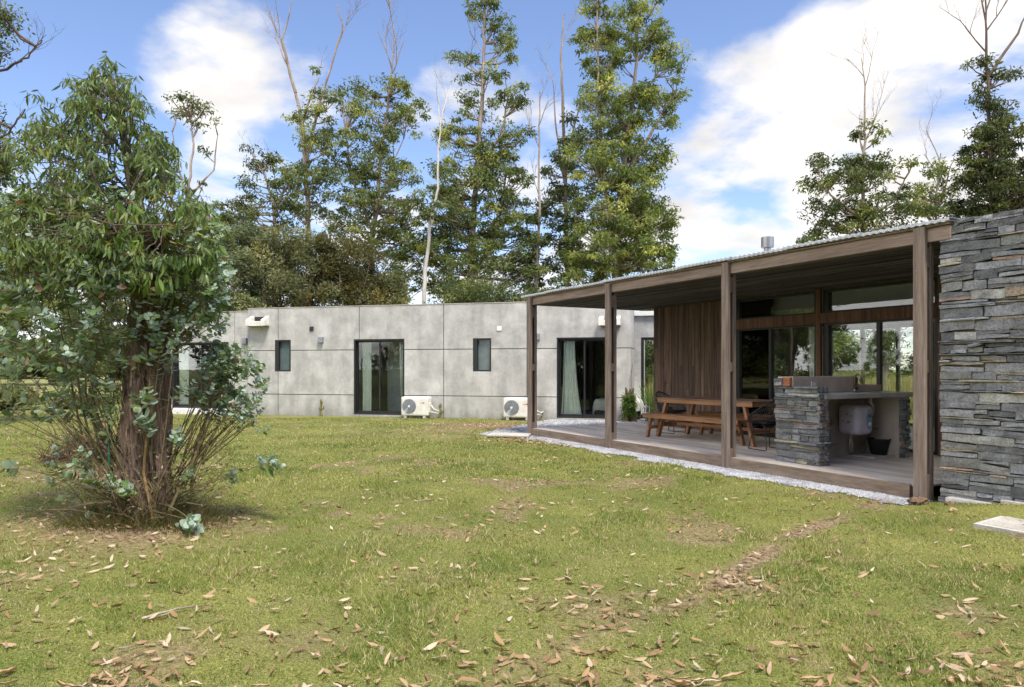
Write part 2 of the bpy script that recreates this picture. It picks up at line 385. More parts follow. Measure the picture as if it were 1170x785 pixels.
# ------------------------------------------------------------------ frames of the two wings
PO = Vector((4.55, 7.86, 0)); PA = math.atan2(.474, .8805)          # pavilion: local x = into the house, local y = along the edge, away
def PW(v, u, z=0): return Vector((PO.x + .8805*v - .474*u, PO.y + .474*v + .8805*u, z))
DK = 0.17                                                          # deck level
WO = Vector((3.304, 19.67, 0)); WA = math.atan2(-.2454, .9694)       # concrete wing: local x = right, local y = back
def WW(x, y, z=0): return Vector((WO.x + .9694*x + .2454*y, WO.y - .2454*x + .9694*y, z))
def wx(px):
    r = (px-HX)/F; return -((WO.x - WO.y*r)/(.9694 + .2454*r))
def wz(px, py): return EYE + (HY-py)/F*(WO.y - .2454*wx(px))

def gz(x, y):
    """ground height"""
    x = np.asarray(x, float); y = np.asarray(y, float)
    rx = x-PO.x; ry = y-PO.y
    u = -.474*rx + .8805*ry; v = .8805*rx + .474*ry
    rise = np.clip((-u-.05)/1.0, 0, 1.5)*0.15*np.exp(-(np.clip(-v-.15, 0, 9)/.3)**2)
    w = 0.018*np.sin(x*.9+1.3)*np.cos(y*.7+.4) + .01*np.sin(x*2.3+y*1.7)
    near = np.clip((18-y)/5, 0, 1)*np.clip((-v-.6)/1.5, 0, 1)
    hx = x+3.42; hy = y-6.62
    mound = .10*np.exp(-(hx*hx+hy*hy)/.5)
    return rise + w*near + mound

# path of bare soil, and worn places (world x,y,radius,strength)
track = [onground(px, py) for px, py in ((1035,566),(1000,577),(960,590),(905,612),(865,640),(835,660),(790,685),(730,700),(700,712),(650,735),(600,765),(570,790))]
patches = [(onground(px, py), r, s_) for px, py, r, s_ in ((160,605,.9,.9),(60,600,.8,.5),(110,540,1.2,.7),(690,695,.4,.42),(600,770,.3,.4),(850,665,.3,.7),
           (560,487,1.1,.9),(620,500,.9,.8),(760,780,.3,.4),(330,730,.35,.35),(950,760,.35,.3),(40,660,.4,.4),(500,500,.8,.35),(1100,700,.3,.35),(480,660,.3,.3),(1150,770,.3,.3))]
def vnoise(x, y, s, seed=0):
    """cheap smooth value noise"""
    xi = np.floor(x*s).astype(int); yi = np.floor(y*s).astype(int)
    fx = x*s-xi; fy = y*s-yi; fx = fx*fx*(3-2*fx); fy = fy*fy*(3-2*fy)
    def h(a, b):
        n = (a*374761393 + b*668265263 + seed*974634777) & 0x7fffffff
        n = ((n ^ (n >> 13))*1274126177) & 0x7fffffff
        return ((n ^ (n >> 16)) & 0xffff)/65535.0
    return (h(xi, yi)*(1-fx)+h(xi+1, yi)*fx)*(1-fy) + (h(xi, yi+1)*(1-fx)+h(xi+1, yi+1)*fx)*fy
def fbm(x, y, s, seed=0): return (vnoise(x, y, s, seed)*.5+vnoise(x, y, s*2.1, seed+1)*.27+vnoise(x, y, s*4.3, seed+2)*.15+vnoise(x, y, s*9, seed+3)*.08)
def dirt(x, y):
    x = np.asarray(x, float); y = np.asarray(y, float)
    n = fbm(x, y, 2.2, 5)
    d = np.full(x.shape, 9.0)
    for a, b in zip(track[:-1], track[1:]):
        ax, ay, bx, by = a.x, a.y, b.x, b.y
        t = np.clip(((x-ax)*(bx-ax)+(y-ay)*(by-ay))/((bx-ax)**2+(by-ay)**2), 0, 1)
        d = np.minimum(d, np.hypot(x-ax-t*(bx-ax), y-ay-t*(by-ay)))
    m = np.clip(1-(d-.02)/.17, 0, 1)*np.clip(.45+(n-.32)*2.6, 0, 1)*np.clip((y-3.6)/1.1, .5, 1)
    for p, r, s_ in patches:
        q = np.exp(-((x-p.x)**2+(y-p.y)**2)/(r*r))*s_
        m = np.maximum(m, np.clip(q*(.35+n*1.5), 0, 1))
    m = np.maximum(m, np.clip((fbm(x, y, 1.1, 11)-.60)*5, 0, .55))
    return m
GA, GB = onground(546, 497), onground(628, 480)
GPOLY = [(GA.x, GA.y), (GB.x, GB.y), tuple(WW(-.01, -.02))[:2], tuple(WW(0, 1.12))[:2], tuple(WW(2.2, 1.12))[:2], tuple(PW(4.4, 8.8))[:2], tuple(PW(-.4, 8.8))[:2], tuple(PW(-.42, 8.2))[:2]]
def in_gpoly(x, y):
    c = np.zeros(x.shape, bool); j = len(GPOLY)-1
    for i in range(len(GPOLY)):
        xi, yi = GPOLY[i]; xj, yj = GPOLY[j]
        c ^= ((yi > y) != (yj > y)) & (x < (xj-xi)*(y-yi)/(yj-yi+1e-9)+xi); j = i
    return c
def gravel_mask(x, y):
    """inside the pebble strip along the deck and round its far corner"""
    x = np.asarray(x, float); y = np.asarray(y, float)
    rx = x-PO.x; ry = y-PO.y
    u = -.474*rx + .8805*ry; v = .8805*rx + .474*ry
    e = (fbm(x, y, 2.4, 71)-.45)*.42
    strip = (v > -.40-e) & (v < .05) & (u > -.05) & (u < 8.9)
    wy = .2454*(x-WO.x)+.9694*(y-WO.y)     # behind wall plane when > 0
    corner = in_gpoly(x+e*.5, y+e*.5) & ~((u < 8.75) & (v > 0))
    return strip | corner

# ------------------------------------------------------------------ ground
def axis(lo, hi, step, far):
    a = list(np.arange(lo, hi, step)); d = step; x = hi
    while x < far: a.append(x); d *= 1.22; x += d
    d = step; x = lo-step; b = []
    while x > -far: b.append(x); d *= 1.22; x -= d
    return np.array(sorted(b)+a)
gx = axis(-9, 9, .075, 700); gy = axis(1.5, 21, .075, 700)
GX, GY = np.meshgrid(gx, gy)
GZ = gz(GX, GY)
V = np.stack([GX.ravel(), GY.ravel(), GZ.ravel()], 1)
nx, ny = len(gx), len(gy)
ii = (np.arange(ny-1)[:, None]*nx + np.arange(nx-1)[None, :]).ravel()
Fq = np.stack([ii, ii+1, ii+1+nx, ii+nx], 1)
me = fast_mesh('lawn', V, [Fq])
da = me.attributes.new('dirt', 'FLOAT', 'POINT'); da.data.foreach_set('value', dirt(GX, GY).ravel().astype(np.float32))
m, t = newmat('lawn_ground'); N = t.nodes
tc_ = N.new('ShaderNodeTexCoord')
def gn(scale, det=6):
    n = N.new('ShaderNodeTexNoise'); n.inputs['Scale'].default_value = scale; n.inputs['Detail'].default_value = det
    L(t, tc_.outputs['Object'], n.inputs['Vector']); return n.outputs['Fac']
def gr(v, a, b, c=0, d=1):
    n = N.new('ShaderNodeMapRange'); L(t, v, n.inputs[0])
    for i, q in enumerate((a, b, c, d)): n.inputs[i+1].default_value = q
    return n.outputs[0]
def gm(f, a, b):
    n = N.new('ShaderNodeMix'); n.data_type = 'RGBA'; L(t, f, n.inputs[0])
    for i, q in ((6, a), (7, b)):
        if isinstance(q, tuple): n.inputs[i].default_value = (*q, 1)
        else: L(t, q, n.inputs[i])
    return n.outputs[2]
g = gm(gr(gn(.8), .35, .65), (.15, .17, .04), (.29, .275, .08))
g = gm(gr(gn(3.5), .45, .7, 0, .7), g, (.24, .21, .085))
g = gm(gr(gn(70, 3), .4, .7, 0, .8), g, (.05, .065, .018))
da_ = N.new('ShaderNodeAttribute'); da_.attribute_name = 'dirt'
soil = gm(gr(gn(25), .35, .65), (.13, .085, .05), (.33, .25, .15))
g = gm(gr(da_.outputs['Fac'], .1, .75), g, soil)
geo = N.new('ShaderNodeNewGeometry'); sp_ = N.new('ShaderNodeSeparateXYZ'); L(t, geo.outputs['Position'], sp_.inputs[0])
g = gm(gr(sp_.outputs[1], 22, 45), g, (.24, .235, .085))
p = N.new('ShaderNodeBsdfPrincipled'); L(t, g, p.inputs['Base Color']); p.inputs['Roughness'].default_value = .95
p.inputs['Specular IOR Level'].default_value = .1
b = N.new('ShaderNodeBump'); b.inputs['Strength'].default_value = .7; b.inputs['Distance'].default_value = .03
L(t, gn(60, 5), b.inputs['Height']); L(t, b.outputs[0], p.inputs['Normal'])
o_ = N.new('ShaderNodeOutputMaterial'); L(t, p.outputs[0], o_.inputs[0])
tag(link('lawn', me, m, smooth=True), kind='structure')

# grass blades: one uncountable mass
def leafcloud(C, D, S, Ln, Wd, cols, T, faces):
    """C centres (base), D along, S side (unit); template T (k,3): along, across, normal"""
    Nn = np.cross(D, S)
    V = C[:, None, :] + (Ln[:, None]*T[None, :, 0])[:, :, None]*D[:, None, :] + (Wd[:, None]*T[None, :, 1])[:, :, None]*S[:, None, :] \
        + (Ln[:, None]*T[None, :, 2])[:, :, None]*Nn[:, None, :]
    k = len(T); n = len(C)
    fl = []
    off = (np.arange(n)*k)[:, None]
    cc = []
    for f in faces:
        fl.append(off + np.array(f)[None, :]); cc.append(cols)
    return V.reshape(-1, 3), fl, np.concatenate(cc)
def unit(a): return a/np.maximum(np.linalg.norm(a, axis=1, keepdims=True), 1e-9)
def band(n, y0, y1, wid):
    y = rng.uniform(y0, y1, n); x = rng.uniform(-1, 1, n)*y*wid
    return x, y
xs, ys, hs = [], [], []
for n, y0, y1, h in ((120000, 2.7, 5.2, .026), (120000, 5.2, 9.0, .032), (90000, 9, 14, .04), (60000, 14, 21, .045)):
    x, y = band(n, y0, y1, .82); xs.append(x); ys.append(y); hs.append(np.full(n, h))
x = np.concatenate(xs); y = np.concatenate(ys); h = np.concatenate(hs)
dd = dirt(x, y); cl = fbm(x, y, 3.0, 21); tall = np.clip((fbm(x, y, 1.6, 31)-.52)*5, 0, 1)
rx = x-PO.x; ry = y-PO.y; uu = -.474*rx+.8805*ry; vv = .8805*rx+.474*ry
wyy = .2454*(x-WO.x)+.9694*(y-WO.y)
keep = (rng.random(len(x)) > dd*1.05) & ~((vv > -.84) & (vv < -.24) & (uu < -.97) & (uu > -1.65)) & ~(gravel_mask(x, y) & (rng.random(len(x)) > .05)) & ~((vv > -.12) & (uu < 8.9)) & (wyy < -.03) & (rng.random(len(x)) < .35+cl*1.3)
x, y, h, cl, tall = x[keep], y[keep], h[keep], cl[keep], tall[keep]
n = len(x)
h = h*rng.uniform(.4, 1.2, n)*(.85+tall*1.3)
C = np.stack([x, y, gz(x, y)-.004], 1)
a = rng.uniform(0, 2*np.pi, n); tl = rng.uniform(.15, 1.3, n)
D = unit(np.stack([np.cos(a)*tl, np.sin(a)*tl, np.ones(n)], 1))
S = unit(np.cross(D, rng.normal(size=(n, 3))))
g1 = np.array([.135, .20, .042]); g2 = np.array([.305, .33, .085]); g3 = np.array([.56, .48, .26])
mixv = np.clip(fbm(x, y, .9, 41)*1.5+fbm(x, y, 4.5, 43)*1.3-1.0+rng.normal(0, .2, n), 0, 1)[:, None]
cols = g1*(1-mixv)+g2*mixv
dry = rng.random(n) < (.13+.30*np.clip((fbm(x, y, 1.3, 51)-.45)*4, 0, 1)); cols[dry] = g3*rng.uniform(.6, 1.1, (dry.sum(), 1))
T = np.array([(0, -.5, 0), (0, .5, 0), (1, 0, .15)])
V, fl, cc = leafcloud(C, D, S, h, np.where(y < 9, .0055, .010)*rng.uniform(.7, 1.5, n)*(1+y*.03), cols, T, [(0, 1, 2)])
tag(link('grass', fast_mesh('grass', V, fl, cc), M['grassblade']), 'short mown green grass with dry straw patches covering the lawn', 'grass', kind='stuff')

# pebbles
n = 75000
gu = rng.uniform(-.1, 14.5, n); gv = np.where(gu < 8.0, rng.uniform(-.6, .05, n), rng.uniform(-2.6, 4.6, n))
x = PO.x+.8805*gv-.474*gu; y = PO.y+.474*gv+.8805*gu
k = gravel_mask(x+rng.normal(0, .035, n), y+rng.normal(0, .035, n)); x, y = x[k][:34000], y[k][:34000]
# base sheet
mb = MB()
def stripsheet(us, v0f, v1f, z):
    for a_, b_ in zip(us[:-1], us[1:]):
        mb.add([PW(v0f(a_), a_, z), PW(v1f(a_), a_, z), PW(v1f(b_), b_, z), PW(v0f(b_), b_, z)], [(0, 1, 2, 3)])
def ed(u):
    q = PW(-.40, u); return -.40-(float(fbm(np.array([q.x]), np.array([q.y]), 2.4, 71)[0])-.45)*.42+.045
us = list(np.arange(0, 8.61, .1)); stripsheet(us, ed, lambda u: .05, .006)
mb.add([(q[0], q[1], .0065) for q in GPOLY], [tuple(range(len(GPOLY)))])
tag(mb.build('gravel_bed', M['gravelbase']), kind='structure')
n = len(x); s_ = rng.uniform(.009, .022, n)*np.clip(1+(y-9)*.05, 1, 1.6)
base = np.array([(1,0,0),(0,1,0),(-1,0,0),(0,-1,0),(0,0,.75),(0,0,-.75)])
rot = rng.uniform(0, 6.28, n); c_, s2 = np.cos(rot), np.sin(rot)
sx = s_*rng.uniform(.8, 1.5, n); sy = s_*rng.uniform(.7, 1.1, n)
P = np.empty((n, 6, 3))
for i, bp in enumerate(base):
    lx = bp[0]*sx; ly = bp[1]*sy
    P[:, i, 0] = x+lx*c_-ly*s2; P[:, i, 1] = y+lx*s2+ly*c_; P[:, i, 2] = gz(x, y)+.010+bp[2]*s_
P += rng.normal(0, .002, P.shape)
off = (np.arange(n)*6)[:, None]
fl = [off+np.array(f)[None, :] for f in ((0,1,4),(1,2,4),(2,3,4),(3,0,4),(1,0,5),(2,1,5),(3,2,5),(0,3,5))]
tone = rng.uniform(.62, 1.25, (n, 1))*np.where(rng.random((n, 1)) < .12, np.array([[1, .9, .75]]), np.array([[1, 1, 1.03]]))
tag(link('gravel', fast_mesh('gravel', P.reshape(-1, 3), fl, np.tile(tone, (8, 1))), M['gravelm']),
    'pale blue-grey pebbles spread along the deck edge', 'gravel', kind='stuff')

# ------------------------------------------------------------------ concrete wing
cw = empty('concrete_house', WO, WA, 'low grey board of precast concrete panels with black framed doors and small windows', 'house')
cw['label'] = 'long low flat-roofed house of grey concrete panels with black framed doors'
TOP = wz(602, 345.5)
XL = wx(283); XLL = wx(184)+2
STEP = .14
zj2 = (wz(602, 398.3)+wz(332, 400.5))/2; zj1 = (wz(602, 452.3)+wz(318, 451.4))/2
def rc(px0, px1, y0, y1):
    return (wx(px0), wx(px1), wz((px0+px1)/2, y1), wz((px0+px1)/2, y0))
D1 = rc(636, 701, 385.5, 478.5); W1 = rc(540.3, 561.2, 386.5, 424.5); D2 = rc(404, 462, 387.5, 476.5); W2 = rc(314, 332.2, 388.5, 424.5)
D3 = list(rc(193, 258, 391, 472.3))
D1 = (D1[0], D1[1], .06, D1[3]); D2 = (D2[0], D2[1], .06, D2[3]); D3 = (D3[0], D3[1], .17, D3[3])
openings = [D1, W1, D2, W2, D3]
def subtract(rects, o):
    out = []
    for (a, b, c, d) in rects:
        if o[0] >= b or o[1] <= a or o[2] >= d or o[3] <= c: out.append((a, b, c, d)); continue
        if a < o[0]: out.append((a, o[0], c, d))
        if o[1] < b: out.append((o[1], b, c, d))
        aa, bb = max(a, o[0]), min(b, o[1])
        if c < o[2]: out.append((aa, bb, c, o[2]))
        if o[3] < d: out.append((aa, bb, o[3], d))
    return out
vj = [XL, wx(317.7), wx(410.4), wx(506.8), wx(602), 0.0]
G = .011
mbw = MB()
def panel_rows(x0, x1, yf, top, low_x=None):
    rows = [(-.25, zj1), (zj1, zj2), (zj2, top)]
    for i, (c, d) in enumerate(rows):
        rr = [(x0+G*(x0 > XLL-1.9), x1-G, c+(G if i else 0), d-(G if i < 2 else 0))]
        for o in openings: rr = subtract(rr, o)
        tn = random.uniform(.93, 1.05); tn = (tn, tn*.995, tn*.985)
        for (a, b, e, f) in rr: mbw.box(a, b, yf, yf+.16, e, f, tn)
for i in range(len(vj)-1):
    if vj[i] >= wx(400) and vj[i] < wx(415):
        panel_rows(vj[i], vj[i+1], 0, TOP)
    else: panel_rows(vj[i], vj[i+1], 0, TOP)
TL = TOP-.07
for a, b in ((wx(265), XL), (XLL-2, wx(265))): panel_rows(a, b, STEP, TL)
# side wall at the right corner, panel rows
for c, d in ((-.25, zj1-G), (zj1+G, zj2-G), (zj2+G, TOP)): mbw.box(-.16, 0, .162, 1.15, c, d, (1.02, 1.02, 1.02))
mbw.build('wall', M['concrete_w'], cw, bevel=.004)
mb = MB()       # dark backing seen in the joints
rr = [(XL, -.03, -.2, TOP-.03)]
for o in openings: rr = subtract(rr, o)
for (a, b, e, f) in rr: mb.box(a, b, .03, .14, e, f)
rr = [(XLL-2, XL, -.2, TL-.03)]
for o in openings: rr = subtract(rr, o)
for (a, b, e, f) in rr: mb.box(a, b, STEP+.03, STEP+.15, e, f)
mb.box(-.13, -.03, .1, 1.1, -.2, TOP-.03)
mb.build('panel_joint', M['joint'], cw)
# body behind: roof, back wall, end walls, partitions, floor
mb = MB()
mb.box(XLL-2, -.02, .33, 6.0, TOP-.55, TOP-.35)
mb.build('roof', M['concrete_dark'], cw)
mb = MB()
mb.box(XLL-2, 0, 5.8, 6.0, -.2, TOP); mb.box(XLL-2.2, XLL-2.0, .2, 6.0, -.2, TL); mb.box(-.2, -.02, 1.16, 5.79, -.2, TOP-.01)
mb.build('rear_wall', M['concrete'], cw)
mb = MB()
mb.box(XLL-2, -.2, .34, 5.79, -.1, .05); mb.build('floor', M['floor'], cw)
mb = MB()   # room partitions, plastered
mb.box(XLL-1.9, -.21, 4.2, 4.3, .052, 2.75); mb.box(D2[0]+.45, (D2[0]+D2[1])/2+.1, 1.5, 1.58, .055, 2.5)
for xx in (wx(268), wx(380), wx(475), wx(620)): mb.box(xx, xx+.1, .34, 4.19, .052, 2.75)
mb.box(XLL-1.9, -.21, .34, 4.2, 2.7, 2.74)
mb.build('partition', M['plaster_grey'], cw)
mb = MB()
mb.box(-.72+wx(462)-.0, wx(462)+.1, 3.4, 4.15, .06, 2.4); mb.build('wardrobe', M['darkroom'], cw)
mb = MB(); mb.box(wx(640), wx(672), 3.2, 4.1, .06, 2.4); mb.build('wardrobe', M['darkroom'], cw)
def opening_frame(name, o, yb, mull=True, sash=.045, glass=None, split=.5, deep=.02):
    """black framed window / sliding door set in the wall; children: frame, glass"""
    x0, x1, z0, z1 = o
    fr = MB(); w = .045
    wl = w if mull else .13
    for (a, b, c, d) in ((x0, x0+wl, z0, z1), (x1-w, x1, z0, z1), (x0+wl, x1-w, z1-w, z1), (x0+wl, x1-w, z0, z0+w)):
        fr.box(a, b, yb-.012, yb+.17, c, d)
    ob = fr.build(name, M['frame'], cw, bevel=.002)
    ss = MB(); ip = []
    xi0, xi1, zi0, zi1 = x0+w, x1-w, z0+w, z1-w
    if mull:
        xm = xi0+(xi1-xi0)*split
        for (a, b, yy) in ((xi0, xm+.03, .10), (xm-.03, xi1, .062)):
            for (p, q, r_, s_) in ((a, a+sash, zi0, zi1), (b-sash, b, zi0, zi1), (a+sash, b-sash, zi1-sash, zi1), (a+sash, b-sash, zi0, zi0+sash*1.4)):
                ss.box(p, q, yb+yy, yb+yy+.034, r_, s_)
            ip.append((a+sash, b-sash, yb+yy+.017, zi0+sash*1.4, zi1-sash))
        ss.build('sash', M['frame'], ob)
    else:
        ip.append((x0+wl, xi1, yb+.09, zi0, zi1))
    for (a, b, yy, c, d) in ip:
        gp = MB(); gp.box(a-.004, b+.004, yy-.003, yy+.003, c-.004, d+.004); gp.build('pane', glass or M['glass'], ob)
    if mull:
        hd = MB(); xm = xi0+(xi1-xi0)*split
        hd.box(xm-.012, xm+.012, yb+.04, yb+.061, 1.0, 1.22); hd.build('handle', M['black'], ob)
    return ob
opening_frame('sliding_door', D1, .03, split=.49)
opening_frame('sliding_door', D2, .03, split=.50)
opening_frame('sliding_door', D3, STEP+.03, split=.5)
opening_frame('window', W1, .02, mull=False, glass=M['frost'])
opening_frame('window', W2, .02, mull=False, glass=M['frost'])
# door step
mb = MB(); mb.box(D3[0]-.15, D3[1]+.1, -.35, STEP-.005, -.1, .155); mb.build('door_step', M['white'], cw, bevel=.01)
# parapet cap
mb = MB(); mb.box(XL-.004, .01, -.012, .2, TOP+.002, TOP+.022); mb.box(XLL-2, XL-.006, STEP-.012, STEP+.2, TL+.002, TL+.02); mb.build('parapet_cap', M['concrete_dark'], cw)
def scupper(pxa, pxb, y0, y1):
    x0, x1, z0, z1 = rc(pxa, pxb, y0, y1)
    b_ = MB(); z0 -= .0
    b_.box(x0, x1, -.26, -.003, z0, z0+.06)
    b_.box(x0, x1, -.26, -.20, z0+.06, z0+.15)
    for a, c in ((x0, x0+.13), (x1-.13, x1)):
        b_.add([(a, -.30, z0-.0), (c, -.30, z0), (c, -.004, z0), (a, -.004, z0), (a, -.30, z0+.19), (c, -.30, z0+.19), (c, -.004, z1), (a, -.004, z1)],
               [(0,3,2,1),(4,5,6,7),(0,1,5,4),(1,2,6,5),(2,3,7,6),(3,0,4,7)])
    o = b_.build('rain_spout', M['cream'], cw, bevel=.01)
    h_ = MB(); h_.box(x0+.15, x1-.15, -.004, .0, z0+.15, z1-.03); h_.build('spout_opening', M['black'], o)
scupper(286.5, 308, 361, 373); scupper(685, 709.5, 361, 372.5)
def lampbox(pxa, pxb, y0, y1, yf=0, mat='greymetal', name='wall_lamp', dep=.1):
    x0, x1, z0, z1 = rc(pxa, pxb, y0, y1)
    b_ = MB(); b_.box(x0, x1, yf-dep, yf-.002, z0, z1); return b_.build(name, M[mat], cw, bevel=.006)
lampbox(364.5, 370, 385, 391.5); lampbox(275, 280, 386, 392.5, STEP); lampbox(612, 617, 381, 388.5)
lampbox(354, 358.4, 373.2, 378, 0, 'black', 'vent_cover', .03); lampbox(567.8, 573.2, 372.6, 378, 0, 'white', 'vent_cover', .02)
# low link wall at the back right corner
mb = MB(); mb.box(.0, .19, 1.17, 1.35, -.1, 3.0); mb.box(.19, 3.2, 1.17, 1.35, 2.38, 3.0); mb.box(2.2, 3.2, 1.17, 1.35, -.1, 2.38)
mb.box(0.02, 3.2, 1.36, 4.0, 2.7, 2.9)
mb.build('link_wall', M['concrete'], cw)
mb = MB(); mb.box(-.0, 3.3, 1.08, 1.5, 3.003, 3.14); mb.build('roof_flashing', M['white'], cw, bevel=.01)
mb = MB(); mb.box(.19, .27, 1.19, 1.29, .0, 2.38); mb.box(2.13, 2.2, 1.19, 1.29, 0, 2.38); mb.box(.27, 2.13, 1.19, 1.29, 2.3, 2.38); mb.box(.27, 2.13, 1.19, 1.29, 0, .1)
lw_ = mb.build('link_window', M['frame'], cw)
mb = MB(); mb.box(.27, 2.13, 1.235, 1.243, .1, 2.3); mb.build('pane', M['glass'], lw_)
mb = MB(); mb.box(.9, 2.4, 2.6, 2.7, 0, 2.6); mb.build('link_inner_wall', M['plaster_grey'], cw)
mb = MB(); mb.box(.75, 2.0, 3.0, 3.8, 2.9, 4.05); mb.build('roof_box', M['greymetal'], cw, bevel=.02)

# curtains: wavy cloth hanging behind the glass
def curtain(P, x0, x1, y, z0, z1, label, mat='curtain', waves=5, flare=.0, amp=.035):
    n = 48; b_ = MB(); rows = 10
    V = []
    for j in range(rows+1):
        tz = j/rows; z = z1+(z0-z1)*tz
        for i in range(n+1):
            s_ = i/n; xx = x0+(x1-x0)*s_ + flare*tz*tz*(s_-.3)
            V.append(P(xx, y+amp*math.sin(s_*waves*6.283+.5*math.sin(tz*3))*(.6+.5*tz), z))
    fs = [(j*(n+1)+i, j*(n+1)+i+1, (j+1)*(n+1)+i+1, (j+1)*(n+1)+i) for j in range(rows) for i in range(n)]
    b_.add(V, fs); o = b_.build('curtain', M[mat], smooth=True)
    return tag(o, label, 'curtain', 'curtains behind the glass doors')
curtain(WW, D2[0]+.16, D2[0]+.46, .28, .08, D2[3]-.08, 'pale green curtain at left of the centre glass door', waves=4)
curtain(WW, D2[1]-.28, D2[1]-.05, .28, .08, D2[3]-.08, 'pale narrow curtain at right of the centre glass door beside the bed', waves=3, flare=-.25)
curtain(WW, D1[0]+.16, D1[0]+.48, .28, .08, D1[3]-.08, 'long pale green curtain at left of the glass door behind the porch post', waves=4, flare=.3)
curtain(WW, D1[1]-.12, D1[1]-.03, .28, .08, D1[3]-.08, 'thin edge of pale curtain hidden behind the second porch post', waves=2)
curtain(WW, D3[0]+.05, D3[0]+.42, STEP+.28, .2, D3[3]-.08, 'white curtain at left of the glass door behind the big tree', waves=4)
curtain(WW, D3[1]-.50, D3[1]-.06, STEP+.28, .2, D3[3]-.08, 'gathered white curtain at right of the glass door behind the tree', waves=5)
# beds
def bed(xc, yc, label):
    e = empty('bed', WW(xc, yc, .05), WA, label, 'bed', 'beds inside the concrete house')
    b_ = MB(); v_, f_ = rbox(1.3, 1.9, .26, .06); b_.add([q+Vector((0, 0, .38)) for q in v_], f_); b_.build('mattress', M['plaster'], e, smooth=True)
    b_ = MB(); b_.box(-.62, .62, -.9, .9, .06, .25); b_.build('bed_base', M['darkroom'], e)
    n = 24; V = []; 
    for i in range(n+1):
        for j in range(n+1):
            a_ = -1+2*i/n; b2 = -1+2*j/n
            xx, yy = a_*.86, b2*1.12
            ov = max(abs(xx)-.66, 0)+max(abs(yy)-.96, 0)
            z = .525-ov*2.0+.012*math.sin(xx*9+yy*5)
            V.append((max(-.69, min(.69, xx))+.03*math.sin(yy*14)*(ov > 0), max(-.99, min(.99, yy))+.03*math.sin(xx*14)*(ov > 0), max(z, .1)))
    b_ = MB(); b_.add(V, [(i*(n+1)+j, (i+1)*(n+1)+j, (i+1)*(n+1)+j+1, i*(n+1)+j+1) for i in range(n) for j in range(n)])
    b_.build('blanket', M['fabric'], e, smooth=True)
bed(D2[1]+.35, 1.75, 'bed with pale blanket inside the centre glass door'); bed(D1[1]+.05, 1.6, 'bed with draped pale blanket seen in the door nearest the porch')

# ------------------------------------------------------------------ timber pavilion with porch
pv = empty('timber_pavilion', PO, PA, 'timber pavilion with covered deck porch on four weathered posts and tall dark glazing', 'pavilion')
ULEN = 8.75; GV = 2.9; UW = 5.59; UE = 8.05
CT = DK+2.84      # beam top
# deck boards along u
mb = MB(); v = .0; random.seed(3)
while v < GV-.03:
    u = -.02 - random.random()*1.5
    while u < ULEN:
        u2 = u+random.uniform(2.2, 3.4)
        tn = random.uniform(.8, 1.12)
        mb.box(v, v+.088, max(u, .0), min(u2, ULEN)-.004, DK-.025, DK, (tn, tn*random.uniform(.97, 1), tn*random.uniform(.94, 1)))
        u = u2
    v += .095
mb.build('deck', M['deck'], pv, bevel=.003)
mb = MB(); mb.box(-.045, -.003, .12, ULEN, -.02, DK-.004); mb.box(-.003, GV, ULEN+.002, ULEN+.04, -.02, DK-.004); mb.box(.02, .1, .1, ULEN-.02, -.05, DK-.03)
mb.build('deck_fascia', M['fascia'], pv)
# posts: a broad plank, with a slotted pair of battens on its house side
for i, u in enumerate((0.0, 2.9, 5.8, 8.68)):
    b_ = MB(); zt = CT
    # front plank
    b_.box(-.085, -.03, u-.075, u+.055, -.02, zt+.012)
    b_.box(-.03, .085, u+.02, u+.055, -.02, zt-.02)      # side plank
    b_.box(.035, .085, u-.075, u+.02, -.02, zt-.02, (.92, .9, .88))   # rear plank
    for z0, z1 in ((-.02, .30), (1.42, 1.56), (2.58, zt-.21)):          # packers that leave open slots
        b_.box(-.03, .035, u-.068, u+.02, z0, z1, (.8, .78, .76))
    b_.box(-.03, .035, u-.035, u-.02, .2, 2.7, (.12, .11, .1))  # near-black strip paints the shade inside the slot
    po = b_.build('post', M['post'], pv, bevel=.004)
    for zb in (.75, 1.5, 2.55):
        s_ = MB(); s_.lathe([(.009, 0), (.009, .006), (.004, .009)], 8, Matrix.Translation((-.085, u+.02, zb)) @ Matrix.Rotation(R(-90), 4, 'Y')); s_.build('bolt', M['steel'], po)
# edge beam between posts + end beam
mb = MB()
mb.box(-.025, .03, -.32, ULEN+.12, CT-.155, CT)
mb.build('edge_beam', M['beam'], pv, bevel=.004)
mb = MB(); mb.box(.032, GV, ULEN+.0, ULEN+.05, CT-.15, CT-.01); mb.build('end_beam', M['post'], pv, bevel=.004)
mb = MB()
for u in (-.25, 0.5, 1.45, 2.4, 3.35, 4.3, 5.25, 6.2, 7.15, 8.1): mb.box(.034, GV+.05, u-.025, u+.025, CT-.12, CT-.005)
mb.build('rafter', M['ceil'], pv)
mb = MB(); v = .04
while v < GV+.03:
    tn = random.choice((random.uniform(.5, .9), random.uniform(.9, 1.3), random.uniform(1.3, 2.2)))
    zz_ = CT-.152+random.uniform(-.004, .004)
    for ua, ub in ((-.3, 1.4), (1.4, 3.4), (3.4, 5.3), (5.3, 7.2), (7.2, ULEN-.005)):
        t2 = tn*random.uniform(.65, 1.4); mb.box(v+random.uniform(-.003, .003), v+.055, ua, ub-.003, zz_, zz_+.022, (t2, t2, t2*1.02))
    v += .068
mb.build('slatted_ceiling', M['ceil'], pv)
